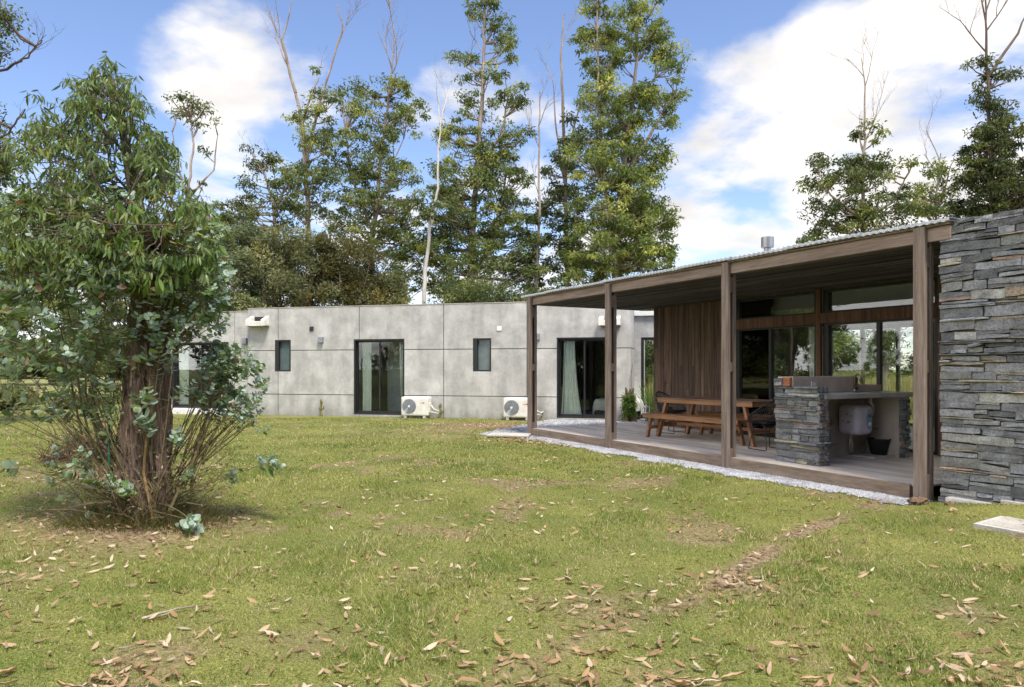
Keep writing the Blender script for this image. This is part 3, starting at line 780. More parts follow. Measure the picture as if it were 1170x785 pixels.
# corrugated roof: ribs run across the porch
def corr(u0, u1, v0, v1, zA, zB, per=.085, amp=.007, th=.004):
    b_ = MB(); n = int((u1-u0)/per*8); V = []
    for i in range(n+1):
        u = u0+(u1-u0)*i/n
        w = amp*math.sin(2*math.pi*(u-u0)/per)
        V += [(v0, u, zA+w), (v1, u, zB+w), (v0, u, zA+w-th-.03), (v1, u, zB+w-th)]
    fs = []
    for i in range(n):
        a_ = i*4; fs += [(a_, a_+4, a_+5, a_+1), (a_+2, a_+3, a_+7, a_+6), (a_, a_+2, a_+6, a_+4)]
    b_.add(V, fs); return b_
rf = MB()
nsh = 9; w_ = (ULEN+.5)/nsh
for i in range(nsh):        # overlapping sheets
    c_ = corr(-.35+i*w_, -.35+(i+1)*w_+.1, -.10-.012*(i % 2), GV+5.3, CT+.062+.008*(i % 2), CT+.062+.008*(i % 2)+.12)
    rf.add(c_.v, c_.f)
rf.build('corrugated_roof', M['roof'], pv)
mb = MB(); mb.box(-.06, .04, -.33, ULEN+.1, CT+.003, CT+.022); mb.build('roof_batten', M['post'], pv)
# cladding wall: vertical boards
mb = MB(); u = UW
while u < UE-.01:
    w = random.choice((.07, .09, .11, .12)); w = min(w, UE-u); zsp = random.uniform(.9, 2.0); d_ = random.uniform(0, .012)
    for z0, z1 in ((DK, zsp), (zsp+.003, CT-.16)):
        tn = random.uniform(.62, 1.35); mb.box(GV-.03-d_, GV+.02, u, u+w-.004, z0, z1, (tn, tn*random.uniform(.93, 1.03), tn*random.uniform(.88, 1.05)))
    u += w
mb.build('timber_cladding', M['clad'], pv)
mb = MB()
v = GV+.03
while v < 7.9:       # the same boards turn the far corner
    tn = random.uniform(.65, 1.3); mb.box(v, v+.1, UE-.02, UE+.01, -.1, CT-.16, (tn, tn, tn)); v += .105
mb.box(7.9, 8.1, 7.3, UE, -.1, CT)
mb.build('end_cladding', M['clad'], pv)
# transom beam and glazing posts
ZT0, ZT1 = DK+2.08, DK+2.26
mb = MB(); u = 1.5
while u < UW:
    u2 = min(u+random.uniform(.08, .14), UW); tn = random.uniform(.75, 1.3); mb.box(GV-.06, GV-.0, u, u2-.003, ZT0, ZT1, (tn, tn, tn)); u = u2
mb.box(GV, GV+.08, -.2, UW, ZT0+.02, ZT1-.02, (.6, .6, .6)); mb.box(GV-.06, GV, -.2, 1.497, ZT0, ZT1)
mb.build('transom_beam', M['trans'], pv)
for u in (3.6, 1.47):
    mb = MB(); mb.box(GV-.065, GV-.004, u-.045, u+.045, DK, CT-.155); mb.build('glazing_post', M['trans'], pv)
def glz(u0, u1, z0, z1, mulls=(), name='glazing'):
    fr = MB(); w = .05
    fr.box(GV+.0, GV+.09, u0, u0+w*1.6, z0, z1); fr.box(GV+.0, GV+.09, u1-w*2.2, u1, z0, z1)
    fr.box(GV+.0, GV+.09, u0+w*1.6, u1-w*2.2, z1-w, z1); fr.box(GV+.0, GV+.09, u0+w*1.6, u1-w*2.2, z0, z0+w)
    for m_ in mulls: fr.box(GV+.01, GV+.08, m_-.03, m_+.03, z0+w, z1-w)
    ob = fr.build(name, M['frame'], pv)
    b_ = MB(); b_.box(GV+.045, GV+.051, u0+w*1.6-.003, u1-w*2.2+.003, z0+w-.003, z1-w+.003); b_.build('pane', M['glass_big'], ob)
glz(3.65, UW-.003, DK, ZT0+.018, (4.72,), 'sliding_glass_door'); glz(3.65, UW-.003, ZT1-.018, CT-.17, (), 'transom_window')
glz(1.52, 3.548, DK, ZT0+.018, (2.52,), 'sliding_glass_door'); glz(1.52, 3.548, ZT1-.018, CT-.17, (), 'transom_window')
glz(-.2, 1.42, DK, ZT0+.018, (.6,), 'sliding_glass_door'); glz(-.2, 1.42, ZT1-.018, CT-.17, (), 'transom_window')
# living room behind
mb = MB(); mb.box(GV+.1, 7.9, -4.0, UE-.03, .0, DK); mb.build('room_floor', M['floor'], pv)
mb = MB(); mb.box(GV+.1, 7.9, -4.0, UE-.03, CT-.16, CT-.08); mb.build('room_ceiling', M['plaster'], pv)
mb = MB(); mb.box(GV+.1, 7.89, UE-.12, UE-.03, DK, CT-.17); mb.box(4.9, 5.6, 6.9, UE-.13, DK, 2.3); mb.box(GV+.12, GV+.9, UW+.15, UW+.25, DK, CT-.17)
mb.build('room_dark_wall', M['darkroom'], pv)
mb = MB(); mb.box(7.9, 8.1, -4, 4.6, 0, CT); mb.box(7.9, 8.1, 4.6, 7.3, 2.5, CT); mb.box(7.9, 8.1, -4.0, -3.9, 0, CT)
mb.build('room_back_wall', M['plaster'], pv)
bw = MB()
for u in (4.62, 5.5, 6.4, 7.28): bw.box(7.96, 8.03, u-.035, u+.035, DK, 2.5)
bw.box(7.96, 8.03, 4.6, 7.3, 2.42, 2.5); bw.box(7.96, 8.03, 4.6, 7.3, DK-.1, DK+.05)
bo = bw.build('back_window', M['frame'], pv); b_ = MB(); b_.box(7.99, 7.996, 4.65, 7.25, DK, 2.42); b_.build('pane', M['glass'], bo)
# chimney
ch = MB(); cpv = (3.4, 5.22)
Mx = Matrix.Translation((cpv[0], cpv[1], 0))
ch.lathe([(.065, CT), (.065, 3.87)], 20, Mx); co_ = ch.build('flue_pipe', M['steel'], pv, smooth=False)
ch = MB(); ch.lathe([(.06, 3.86), (.115, 3.865), (.12, 3.87), (.12, 4.07), (.10, 4.075)], 28, Mx); ch.build('chimney_cowl', M['steel'], co_)
def PC(v, u, z): return PW(v, u, z)
curtain(lambda a, b, z: PW(b, a, z), 5.48, 5.1, GV+.25, DK, ZT0-.03, 'yellowish curtain behind the glazing beside the timber boards', 'curtain_y', 5)
curtain(lambda a, b, z: PW(b, a, z), 5.48, 5.2, GV+.25, ZT1, CT-.2, 'short yellowish curtain in the high window above the picnic table', 'curtain_y', 4)
curtain(lambda a, b, z: PW(b, a, z), 4.05, 3.72, GV+.25, DK, ZT0-.03, 'grey tied curtain behind the glass left of the outdoor counter', 'curtain', 4, flare=.2)

# ------------------------------------------------------------------ slate masonry
def slate_face(mb, P, a0, a1, z0, z1, depth=.12, hmin=.03, hmax=.12, lmin=.12, lmax=.5, warm=.12, seed=1, back=.14, endvar=.012, step=None):
    """P(a, d, z): a along the face, d outwards; stones as irregular blocks"""
    rnd = random.Random(seed); z = z0
    while z < z1-.012:
        h = rnd.choice((rnd.uniform(hmin*.7, hmin*1.2), rnd.uniform(hmin*.8, hmin*1.5), rnd.uniform(hmin*1.6, hmax), rnd.uniform(hmax*.6, hmax), rnd.uniform(hmax*.7, hmax)))
        h = min(h, z1-z)
        if z1-z-h < .02: h = z1-z
        a = a0+rnd.uniform(-endvar, endvar)
        thin = h < hmin*1.7
        while a < a1-.02:
            l = rnd.uniform(lmin, lmax)*(1.3 if thin else 1)
            if a1-a-l < lmin*.6: l = a1-a+rnd.uniform(-endvar, endvar)
            # some cells are filled with two thinner stones
            subs = [(z, z+h)]
            if h > .07 and rnd.random() < .30:
                k_ = rnd.uniform(.3, .7); subs = [(z, z+h*k_), (z+h*k_, z+h)]
            for q0, q1 in subs:
                pr = rnd.uniform(0, .022)+(rnd.uniform(.015, .045) if (thin or q1-q0 < .04) and rnd.random() < .42 else 0)
                tn = rnd.choice((rnd.uniform(.5, .8), rnd.uniform(.75, 1.1), rnd.uniform(1.0, 1.45)))
                if rnd.random() < warm*(2.4 if q1-q0 < .04 else .12): tn = max(tn, .8); c = (tn*rnd.uniform(1.25, 1.7), tn*rnd.uniform(1.05, 1.25), tn*.85)
                elif rnd.random() < .10: c = (tn*1.35, tn*1.32, tn*1.22)
                else: c = (tn, tn*rnd.uniform(.99, 1.02), tn*rnd.uniform(1.0, 1.06))
                g_ = .0025
                na = max(2, int(l/.09)); sk = rnd.uniform(-.06, .06)*min(1, l/.3)*min(1, h/.08)
                V = []; 
                tw = [rnd.uniform(-.007, .007) for _ in range(na+1)]; bw_ = [rnd.uniform(-.007, .007) for _ in range(na+1)]
                for i in range(na+1):
                    s_ = i/na; aa = a+g_+(l-2*g_)*s_
                    e_ = rnd.uniform(-.006, .006); ed_ = .008 if i in (0, na) else 0
                    zt, zb = q1-g_+tw[i]*(h/.1)-sk*s_*.3, q0+g_+bw_[i]*(h/.1)-sk*s_*.3
                    off_ = rnd.uniform(-.008, .008)*(1 if 0 < i < na else 1)
                    V += [P(aa+off_, -back, zb), P(aa+off_, pr+e_-ed_, zb+.002), P(aa+off_, pr+e_+rnd.uniform(-.008, .006)-ed_, (zt+zb)/2),
                          P(aa+off_, pr+e_+rnd.uniform(-.012, .004)-ed_, zt), P(aa+off_, -back, zt)]
                fs = []
                for i in range(na):
                    b0 = i*5; b1 = b0+5
                    fs += [(b0+k, b1+k, b1+k+1, b0+k+1) for k in range(4)]+[(b0+4, b1+4, b1, b0)]
                fs += [(4, 3, 2, 1, 0), tuple(na*5+k for k in range(5))]
                mb.add(V, fs, c)
            a += l
        z += h
sw = empty('slate_wall', PW(0, -.2, 0), PA, 'tall dry-stacked wall of grey slate with thin rusty bands at the right end', 'wall')
mb = MB()
# local frame of sw: x = v, y = u (origin at u=-.2)
slate_face(mb, lambda a, d, z: (-.0-d, -a, z), 0, 2.2, -.02, 3.05, seed=5, warm=.16, hmax=.115, hmin=.025, lmax=.46)
slate_face(mb, lambda a, d, z: (-.0-d, -a, z), 2.2, 7, -.02, 3.05, seed=6, warm=.16, lmin=.3, lmax=.8)
slate_face(mb, lambda a, d, z: (.14+a, .0+d, z), 0.02, 2.6, -.02, 3.03, seed=7, lmin=.2, lmax=.6, back=.05)
mb.build('slate_facing', M['slate'], sw)
mb = MB(); mb.box(.10, .45, -7, -.06, -.1, 3.0); mb.box(.45, 2.9, -.4, -.06, -.1, 2.98); mb.box(.45, 2.9, -7, -6.7, -.1, 2.98)
mb.build('wall_core', M['concrete_dark'], sw)
mb = MB()
for i in range(9):
    u0 = -.1-i*.55; mb.box(-.10, .02, u0-.5, u0, .05+.0*i, .115+random.uniform(-.01, .01)+(.035 if i > 0 else 0), jit=.008)
mb.build('footing', M['slab'], sw, bevel=.01)

# ------------------------------------------------------------------ outdoor counter with sink
oc = empty('outdoor_counter', PW(.3, 1.58, DK), PA, 'slate and concrete outdoor sink counter standing on the deck under the porch', 'counter')
# local: x = v-.3, y = u-1.58, z above deck
CD, CL = .72, 1.95
mb = MB()
slate_face(mb, lambda a, d, z: (.0-d, CD-a, z), .0, CD, .0, 1.055, seed=11, hmin=.025, hmax=.09, lmin=.1, lmax=.42, warm=.08, back=.04)
slate_face(mb, lambda a, d, z: (a, .0-d, z), .0, .2, .0, 1.05, seed=12, hmin=.025, hmax=.08, lmin=.06, lmax=.14, warm=.25, back=.04)
slate_face(mb, lambda a, d, z: (.0-d, CD-a, z), .0, .13, 1.055, 1.17, seed=13, hmin=.04, hmax=.09, lmin=.13, lmax=.2, warm=0, back=.04)
mb.build('slate_pier', M['slate'], oc)
mb = MB(); slate_face(mb, lambda a, d, z: (CL-.15+a, .02-d, z), .0, .2, .0, .89, seed=14, hmin=.025, hmax=.08, lmin=.08, lmax=.16, back=.04, warm=.05)
mb.build('slate_pier', M['slate'], oc)
mb = MB()
mb.box(.03, .19, .03, CD-.01, 0, 1.04); mb.box(CL-.15, CL+.04, .06, CD-.01, 0, .885)
mb.box(.19, CL-.15, CD-.14, CD-.01, 0, .885)
mb.build('concrete_body', M['concrete_dark'], oc)
mb = MB(); mb.box(.10, CL+.05, -.03, CD-.012, .888, .955, jit=.003); mb.build('countertop', M['concrete'], oc, bevel=.006)
mb = MB(); mb.box(.05, 1.42, CD-.26, CD+.0, .957, 1.185, (1.25, 1.2, 1.16)); mb.box(1.42, CL+.04, CD-.26, CD, .957, 1.055, (1.25, 1.2, 1.16)); mb.build('backsplash', M['concrete_dark'], oc, bevel=.006)
mb = MB(); mb.box(-.004, .049, CD-.25, CD-.135, 1.058, 1.175); 
for zq in (1.095, 1.135): mb.box(-.007, .0, CD-.25, CD-.135, zq, zq+.004, (.4, .6, .8))
mb.build('brick', M['brick'], oc); mb = MB(); mb.box(1.33, 1.419, CD-.275, CD-.2605, .99, 1.17, (.55, .6, .7)); mb.build('brick', M['brick'], oc)
mb = MB(); mb.box(.42, .53, CD-.272, CD-.2605, 1.03, 1.12); so_ = mb.build('socket', M['plastic_w'], oc, bevel=.004)
mb = MB(); mb.box(.45, .50, CD-.277, CD-.2725, 1.055, 1.095); mb.build('socket_cover', M['white'], so_)
# tap
mb = MB(); tx, ty = 1.27, CD-.33
mb.tube([(tx, ty, .955), (tx, ty, 1.16), (tx-.0, ty-.02, 1.2), (tx-.03, ty-.07, 1.215), (tx-.06, ty-.12, 1.19), (tx-.07, ty-.14, 1.11)], .012, 10)
mb.lathe([(.028, .955), (.026, .99), (.014, 1.0)], 14, Matrix.Translation((tx, ty, 0))); tp = mb.build('tap', M['steel'], oc, smooth=True)
mb = MB(); mb.tube([(tx+.01, ty, 1.02), (tx+.07, ty-.02, 1.07)], .008, 8); mb.build('tap_lever', M['steel'], tp, smooth=True)
mb = MB(); mb.lathe([(.17, .957), (.17, .962), (.15, .9625)], 28, Matrix.Translation((tx-.02, .17, 0))); mb.build('sink', M['steel'], oc)
mb = MB(); mb.tube([(1.50, .30, .88), (1.50, .30, .80), (1.55, .30, .76), (1.56, .31, .64), (1.52, .34, .575), (1.44, .42, .55), (1.40, CD-.16, .54)], .02, 12); mb.build('waste_pipe', M['plastic_w'], oc, smooth=True)

# water heater
hp = PW(.3+1.24, 1.58+.36, DK+.56)
wh = empty('water_heater', hp, PA, 'small white electric water heater hung under the outdoor counter', 'water heater')
mb = MB(); v_, f_ = rbox(.36, .34, .43, .075); mb.add(v_, f_); mb.build('shell', M['heater'], wh, smooth=True)
mb = MB()
EL = Matrix.Translation((.07, -.171, .01)) @ Matrix.Rotation(R(90), 4, 'X')
V = [EL @ Vector((.062*math.cos(a_), .15*math.sin(a_), z_)) for z_ in (0, .006) for a_ in [2*math.pi*k/32 for k in range(32)]]
mb.add(V, [tuple(range(31, -1, -1)), tuple(range(32, 64))]+[(k, (k+1) % 32, 32+(k+1) % 32, 32+k) for k in range(32)])
pn = mb.build('control_panel', M['bluepanel'], wh)
mb = MB(); mb.lathe([(.03, 0), (.03, .014), (.022, .018)], 20, Matrix.Translation((.07, -.177, -.06)) @ Matrix.Rotation(R(90), 4, 'X')); mb.build('dial', M['dial'], pn)
mb = MB(); mb.lathe([(.028, 0), (.028, .005)], 20, Matrix.Translation((.07, -.177, .06)) @ Matrix.Rotation(R(90), 4, 'X')); mb.build('gauge', M['black'], pn)
mb = MB(); mb.box(.055, .07, -.184, -.1825, .045, .075); mb.build('gauge_mark', M['orange'], pn)
for (y_, z_, s__, mm) in ((-.02, -.03, .022, 'orange'), (.06, -.02, .010, 'black'), (-.06, .06, .012, 'greymetal'), (.0, .08, .016, 'greymetal'), (-.07, -.06, .01, 'dial')):
    mb = MB(); mb.box(-.1815, -.1800, y_-s__, y_+s__, z_-s__*.8, z_+s__*.8); mb.build('sticker', M[mm], wh)
mb = MB(); mb.tube([(-.04, .05, -.2), (-.045, .06, -.36), (-.02, .07, -.46), (.04, .08, -.48), (.07, .09, -.40), (.05, .1, -.25), (.05, .1, -.2)], .006, 6)
mb.tube([(-.0, .05, -.2), (-.02, .06, -.33), (.02, .07, -.41), (.09, .1, -.36), (.11, .17, -.3)], .006, 6); mb.build('cable', M['plastic_w'], wh, smooth=True)
# wall pipe with stop valve, left of heater
mb = MB(); mb.tube([(-.27, .2, -.04), (-.27, .2, -.40)], .009, 8); mb.tube([(-.30, .19, -.38), (-.14, .15, -.36)], .008, 8); mb.box(-.295, -.245, .17, .2, -.08, .0)
mb.build('supply_pipe', M['greymetal'], wh)

# bucket
bk_ = empty('bucket', PW(2.02, 1.90, DK+.03), PA, 'black rubber builders bucket with wire handle under the counter', 'bucket')
mb = MB(); mb.lathe([(.10, 0), (.155, .215), (.165, .225), (.165, .235), (.15, .235), (.145, .21), (.095, .012)], 32); mb.build('pail', M['rubber'], bk_, smooth=True)
mb = MB(); mb.tube([(.16*math.cos(a_), .05*math.sin(a_)+.02, .215+.17*math.sin(a_)) for a_ in [math.pi*k/16 for k in range(17)]], .004, 6); hb = mb.build('handle', M['black'], bk_)
mb = MB(); mb.box(.15, .19, -.02, .02, .2, .245); mb.build('handle_grip', M['orange'], bk_)
mb = MB(); mb.box(-.33, .35, -.2, .28, 0, .027, jit=.004); sb_ = mb.build('paving_slab', M['slab'], bevel=.006)
sb_.location = PW(1.98, 1.9, DK+.002); sb_.rotation_euler = (0, 0, PA); tag(sb_, 'flat concrete slab lying on the deck beneath the black bucket', 'slab')

# ------------------------------------------------------------------ picnic table and benches
ROT = PA + R(-5)*-1
ROT = PA - R(-5)
def table():
    e = empty('picnic_table', PW(1.66, 4.80, DK), PA+R(5), 'long reddish wooden picnic table with A-frame legs on the porch deck', 'table')
    Lh, Wh = 1.1, .44
    mb = MB()
    for i in range(6):
        x0 = -Wh+i*(2*Wh/6); mb.box(x0, x0+2*Wh/6-.006, -Lh, Lh, .722, .75, (random.uniform(.85, 1.15),)*3)
    mb.build('table_top', M['teak_top'], e, bevel=.004)
    mb = MB(); mb.box(-Wh+.012, -Wh+.036, -Lh+.012, Lh-.012, .655, .7215); mb.box(Wh-.036, Wh-.012, -Lh+.012, Lh-.012, .655, .7215)
    mb.box(-Wh+.037, Wh-.037, -Lh+.02, -Lh+.042, .66, .7215); mb.box(-Wh+.037, Wh-.037, Lh-.042, Lh-.02, .66, .7215)
    mb.build('apron', M['teak'], e, bevel=.003)
    for sy in (-1, 1):
        for sx in (-1, 1):
            mb = MB(); mb.beam((sx*(Wh-.07), sy*(Lh-.22), .72), (sx*(Wh-.04), sy*(Lh-.0), 0), .055, .08, Vector((1, 0, 0))); mb.build('leg', M['teak'], e, bevel=.004)
        mb = MB(); mb.box(-Wh+.09, Wh-.09, sy*(Lh-.08)-.02, sy*(Lh-.08)+.02, .2, .28); mb.build('cross_rail', M['teak'], e, bevel=.004)
    mb = MB(); mb.box(-.03, .03, -Lh+.11, Lh-.11, .21, .27); mb.build('stretcher', M['teak'], e, bevel=.004)
    for yy in (-.95, .95):
        mb = MB(); mb.lathe([(.011, 0), (.011, .004)], 10, Matrix.Translation((-Wh+.012, yy, .69)) @ Matrix.Rotation(R(-90), 4, 'Y')); mb.build('bolt', M['steel'], e)
def bench(v, u, label):
    e = empty('bench', PW(v, u, DK), PA+R(5), label, 'bench', 'wooden benches at the picnic table')
    Lh, Wh = 1.12, .165
    mb = MB()
    for i in range(3): x0 = -Wh+i*(2*Wh/3); mb.box(x0, x0+2*Wh/3-.006, -Lh, Lh, .422, .45, (random.uniform(.9, 1.15),)*3)
    mb.build('seat', M['teak'], e, bevel=.004)
    mb = MB(); mb.box(-Wh+.008, -Wh+.03, -Lh+.01, Lh-.01, .365, .4215); mb.box(Wh-.03, Wh-.008, -Lh+.01, Lh-.01, .365, .4215); mb.build('apron', M['teak'], e, bevel=.003)
    for sy in (-1, 1):
        for sx in (-1, 1):
            mb = MB(); mb.beam((sx*(Wh-.06), sy*(Lh-.2), .42), (sx*(Wh-.02), sy*(Lh-.13), 0), .05, .07, Vector((1, 0, 0))); mb.build('leg', M['teak'], e, bevel=.004)
        mb = MB(); mb.box(-Wh+.06, Wh-.06, sy*(Lh-.165)-.018, sy*(Lh-.165)+.018, .16, .22); mb.build('cross_rail', M['teak'], e, bevel=.004)
    for yy in (-1.0, 1.0):
        mb = MB(); mb.lathe([(.011, 0), (.011, .004)], 10, Matrix.Translation((-Wh+.008, yy, .395)) @ Matrix.Rotation(R(-90), 4, 'Y')); mb.build('bolt', M['steel'], e)
table(); bench(1.13, 4.88, 'long wooden bench on the lawn side of the picnic table'); bench(2.35, 4.75, 'wooden bench behind the picnic table next to the timber wall')
# lantern on the bench end
ln = empty('lantern', PW(.93, 5.93, DK+.45), PA, 'small white lantern standing on the far end of the front bench', 'lantern')
mb = MB(); mb.box(-.05, .05, -.05, .05, 0, .012); mb.box(-.05, .05, -.05, .05, .11, .12)
for a_ in (-.045, .045):
    for b__ in (-.045, .045): mb.box(a_-.006, a_+.006, b__-.006, b__+.006, .012, .11)
mb.add([(-.05, -.05, .121), (.05, -.05, .121), (.05, .05, .121), (-.05, .05, .121), (0, 0, .16)], [(0, 3, 2, 1), (0, 1, 4), (1, 2, 4), (2, 3, 4), (3, 0, 4)]); mb.build('lantern_case', M['white'], ln)
mb = MB(); mb.tube([(.02*math.cos(a_), 0, .16+.025*math.sin(a_)) for a_ in [math.pi*k/10 for k in range(11)]], .004, 6); mb.build('handle', M['greymetal'], ln)
mb = MB(); mb.lathe([(.02, .013), (.02, .07)], 12); mb.build('candle', M['bluepanel'], ln)

# woven chairs
def chair(v, u, rz, label):
    e = empty('woven_chair', PW(v, u, DK), rz, label, 'chair', 'black woven chairs at the ends of the picnic table')
    # faces local -Y (sitter looks to -y); shell opens to -y
    def rim(a_):    # a_ from -1 (left front) .. 0 (back) .. 1 (right front)
        th = a_*R(128)
        x_ = .29*math.sin(th); y_ = .27*math.cos(th)
        z_ = .60+.22*max(0, math.cos(th*.95))**1.4 - .10*max(0, abs(a_)-.75)*4*.9
        return Vector((x_*(1+.06*math.cos(th)), y_*1.05+.02, z_))
    def seat(a_):
        th = a_*R(150)
        return Vector((.21*math.sin(th), .20*math.cos(th)-.02, .42+.02*abs(math.sin(th))))
    mb = MB(); n = 44
    for i in range(n+1):
        a_ = -1+2*i/n; p0, p1 = seat(a_), rim(a_)
        mid = (p0+p1)/2; out_ = Vector((mid.x, mid.y, 0)); out_ = out_.normalized()*.05 if out_.length > 0 else out_
        mb.tube([p0, p0.lerp(p1, .3)+out_*.9+Vector((0, 0, -.035)), p0.lerp(p1, .65)+out_*.6, p1], .0042, 5, cap=False)
    for k_ in (.25, .5, .75):
        pts = []
        for i in range(41):
            a_ = -1+2*i/40; p0, p1 = seat(a_), rim(a_); out_ = Vector(((p0+p1).x, (p0+p1).y, 0)).normalized()*.045
            pts.append(p0.lerp(p1, k_)+out_+Vector((0, 0, -.02*(1-k_))))
        mb.tube(pts, .006, 5)
    mb.build('woven_shell', M['cord'], e)
    mb = MB(); mb.tube([rim(-1+2*i/40) for i in range(41)], .012, 8); mb.tube([rim(-1), Vector((-.2, -.22, .44)), Vector((0, -.25, .435)), Vector((.2, -.22, .44)), rim(1)], .012, 8)
    mb.build('rim', M['black'], e, smooth=True)
    mb = MB(); V = [(0, -.02, .405)]
    for i in range(32):
        th = 2*math.pi*i/32; V.append((.22*math.sin(th), .215*math.cos(th)-.02, .425))
    mb.add(V, [(0, i+1, (i+1) % 32+1) for i in range(32)]); mb.add([(a, b, c-.03) for a, b, c in V], [(0, (i+1) % 32+1, i+1) for i in range(32)])
    mb.build('seat', M['cord'], e)
    mb = MB(); v_, f_ = rbox(.4, .4, .05, .024); mb.add([q+Vector((0, -.02, .44)) for q in v_], f_); mb.build('cushion', M['rubber'], e, smooth=True)
    for s_ in (-1, 1):
        mb = MB(); mb.tube([(s_*.15, -.14, .41), (s_*.21, -.21, .012), (s_*.22, -.19, .008), (s_*.22, .19, .008), (s_*.21, .21, .012), (s_*.15, .12, .41)], .008, 8); mb.build('sled_leg', M['black'], e, smooth=True)
    mb = MB(); mb.tube([(-.18, -.17, .27), (.18, -.17, .27)], .006, 6); mb.tube([(-.18, .17, .25), (.18, .17, .25)], .006, 6); mb.build('cross_bar', M['black'], e)
chair(1.92, 6.36, PA+R(15), 'black woven chair at the far left head of the picnic table')
chair(1.27, 3.30, PA+R(172), 'black woven chair between the picnic table and the slate counter')

# ------------------------------------------------------------------ air conditioners
def ac(pxa, pxb, y0, y1, label):
    x0 = wx(pxa); w = .84 if pxb is None else wx(pxb)-x0
    h = .56
    e = empty('air_conditioner', WW(x0+w/2, -.30, .03), WA, label, 'air conditioner', 'white air conditioner units at the foot of the concrete wall')
    mb = MB(); v_, f_ = rbox(w, .3, h, .03); mb.add([q+Vector((0, 0, h/2+.05)) for q in v_], f_); mb.build('casing', M['cream'], e, smooth=True)
    mb = MB(); cx, cz, r_ = -w*.20, .05+h*.5, .215
    MR = Matrix.Translation((cx, -.151, cz)) @ Matrix.Rotation(R(90), 4, 'X')
    mb.lathe([(r_, -.005), (r_, .004), (r_-.01, .004)], 40, MR); gd = mb.build('fan_well', M['greymetal'], e)
    mb = MB()
    for k_ in range(6): rr_ = .04+k_*.032; mb.tube([MR @ Vector((rr_*math.cos(a_), rr_*math.sin(a_), .010)) for a_ in [2*math.pi*i/36 for i in range(37)]], .0035, 5, cap=False)
    for k_ in range(12): a_ = k_*math.pi/6; mb.tube([MR @ Vector((.03*math.cos(a_), .03*math.sin(a_), .012)), MR @ Vector((r_*math.cos(a_), r_*math.sin(a_), .012))], .0035, 5)
    mb.build('fan_guard', M['greymetal'], gd)
    mb = MB(); mb.lathe([(.035, .012), (.035, .018), (.02, .02)], 20, MR); mb.build('fan_hub', M['white'], gd)
    mb = MB(); mb.box(w*.20, w*.30, -.1525, -.1505, .42, .436); mb.build('maker_mark', M['greymetal'], e)
    mb = MB(); mb.box(w*.305, w*.36, -.1525, -.1505, .415, .45); mb.build('red_mark', M['red'], e)
    mb = MB(); mb.box(-w*.4, -w*.3, -.15, .15, -.02, .05); mb.box(w*.3, w*.4, -.15, .15, -.02, .05); mb.build('foot', M['slab'], e)
    mb = MB(); mb.tube([(w/2-.01, .0, .36), (w/2+.06, -.03, .34), (w/2+.12, -.02, .25), (w/2+.22, .1, .18), (w/2+.25, .28, .2)], .022, 8)
    mb.tube([(w/2-.01, .02, .2), (w/2+.07, -.01, .16), (w/2+.2, .1, .12), (w/2+.22, .28, .1)], .018, 8); mb.build('pipe', M['white'], e, smooth=True)
    mb = MB(); mb.box(w/2-.002, w/2+.03, -.1, .05, .15, .42); mb.build('valve_cover', M['cream'], e, bevel=.008)
ac(465, 495.5, 0, 0, 'white air conditioner unit on the ground beside the centre glass door')
ac(579.5, 611, 0, 0, 'white air conditioner unit half hidden behind the farthest porch post')

# ------------------------------------------------------------------ small ground things
p = onground(1112, 598, .04)
mb = MB(); mb.box(0, .56, -.62, 0, -.06, .018); mb.box(.05, .51, -.57, -.05, .0185, .022, (.85, .83, .8)); mb.box(.24, .31, -.34, -.29, .0225, .026, (.4, .38, .36))
ms = mb.build('manhole_cover', M['slab'], bevel=.006); ms.location = (p.x, p.y, .024); ms.rotation_euler = (0, -R(3), PA)
tag(ms, 'pale square concrete inspection cover set in the grass at the right edge', 'cover')
mb = MB(); mb.box(-.45, .45, -.3, .3, 0, .04, jit=.005); ms = mb.build('stepping_slab', M['slab'], bevel=.01)
p = onground(582, 499); ms.location = (p.x, p.y, .02); ms.rotation_euler = (0, 0, R(-8)); tag(ms, 'flat pale slab lying in the pebbles by the farthest porch post', 'slab')
def clump(p, r, hgt, label, seed, cat='soil clump', mat='soil'):
    rr = random.Random(seed); n = 18; V = []
    for j in range(9):
        for i in range(n):
            a_ = 2*math.pi*i/n; t_ = j/8; rad = r*math.cos(t_*math.pi/2)**.7*(.8+.9*mn.noise(Vector((math.cos(a_)*2.7, math.sin(a_)*2.7, t_*3+seed)))+.35*mn.noise(Vector((math.cos(a_)*7, math.sin(a_)*7, t_*9+seed))))
            V.append((rad*math.cos(a_), rad*math.sin(a_)*.8, hgt*math.sin(t_*math.pi/2)*(.8+.5*mn.noise(Vector((a_, t_*3, seed))))))
    b_ = MB(); b_.add(V, [(j*n+i, j*n+(i+1) % n, (j+1)*n+(i+1) % n, (j+1)*n+i) for j in range(8) for i in range(n)])
    o = b_.build('soil_clump', M[mat], smooth=True); o.location = p; return tag(o, label, cat)
p = PW(-.28, -.13, 0); p.z = float(gz(p.x, p.y))-.01; clump(p, .12, .10, 'brown clump of dry soil and roots at the foot of the nearest porch post', 3)
p = PW(-.22, -.42, 0); p.z = float(gz(p.x, p.y))-.01; clump(p, .06, .05, 'small brown soil lump beside the clump at the slate wall foot', 8)

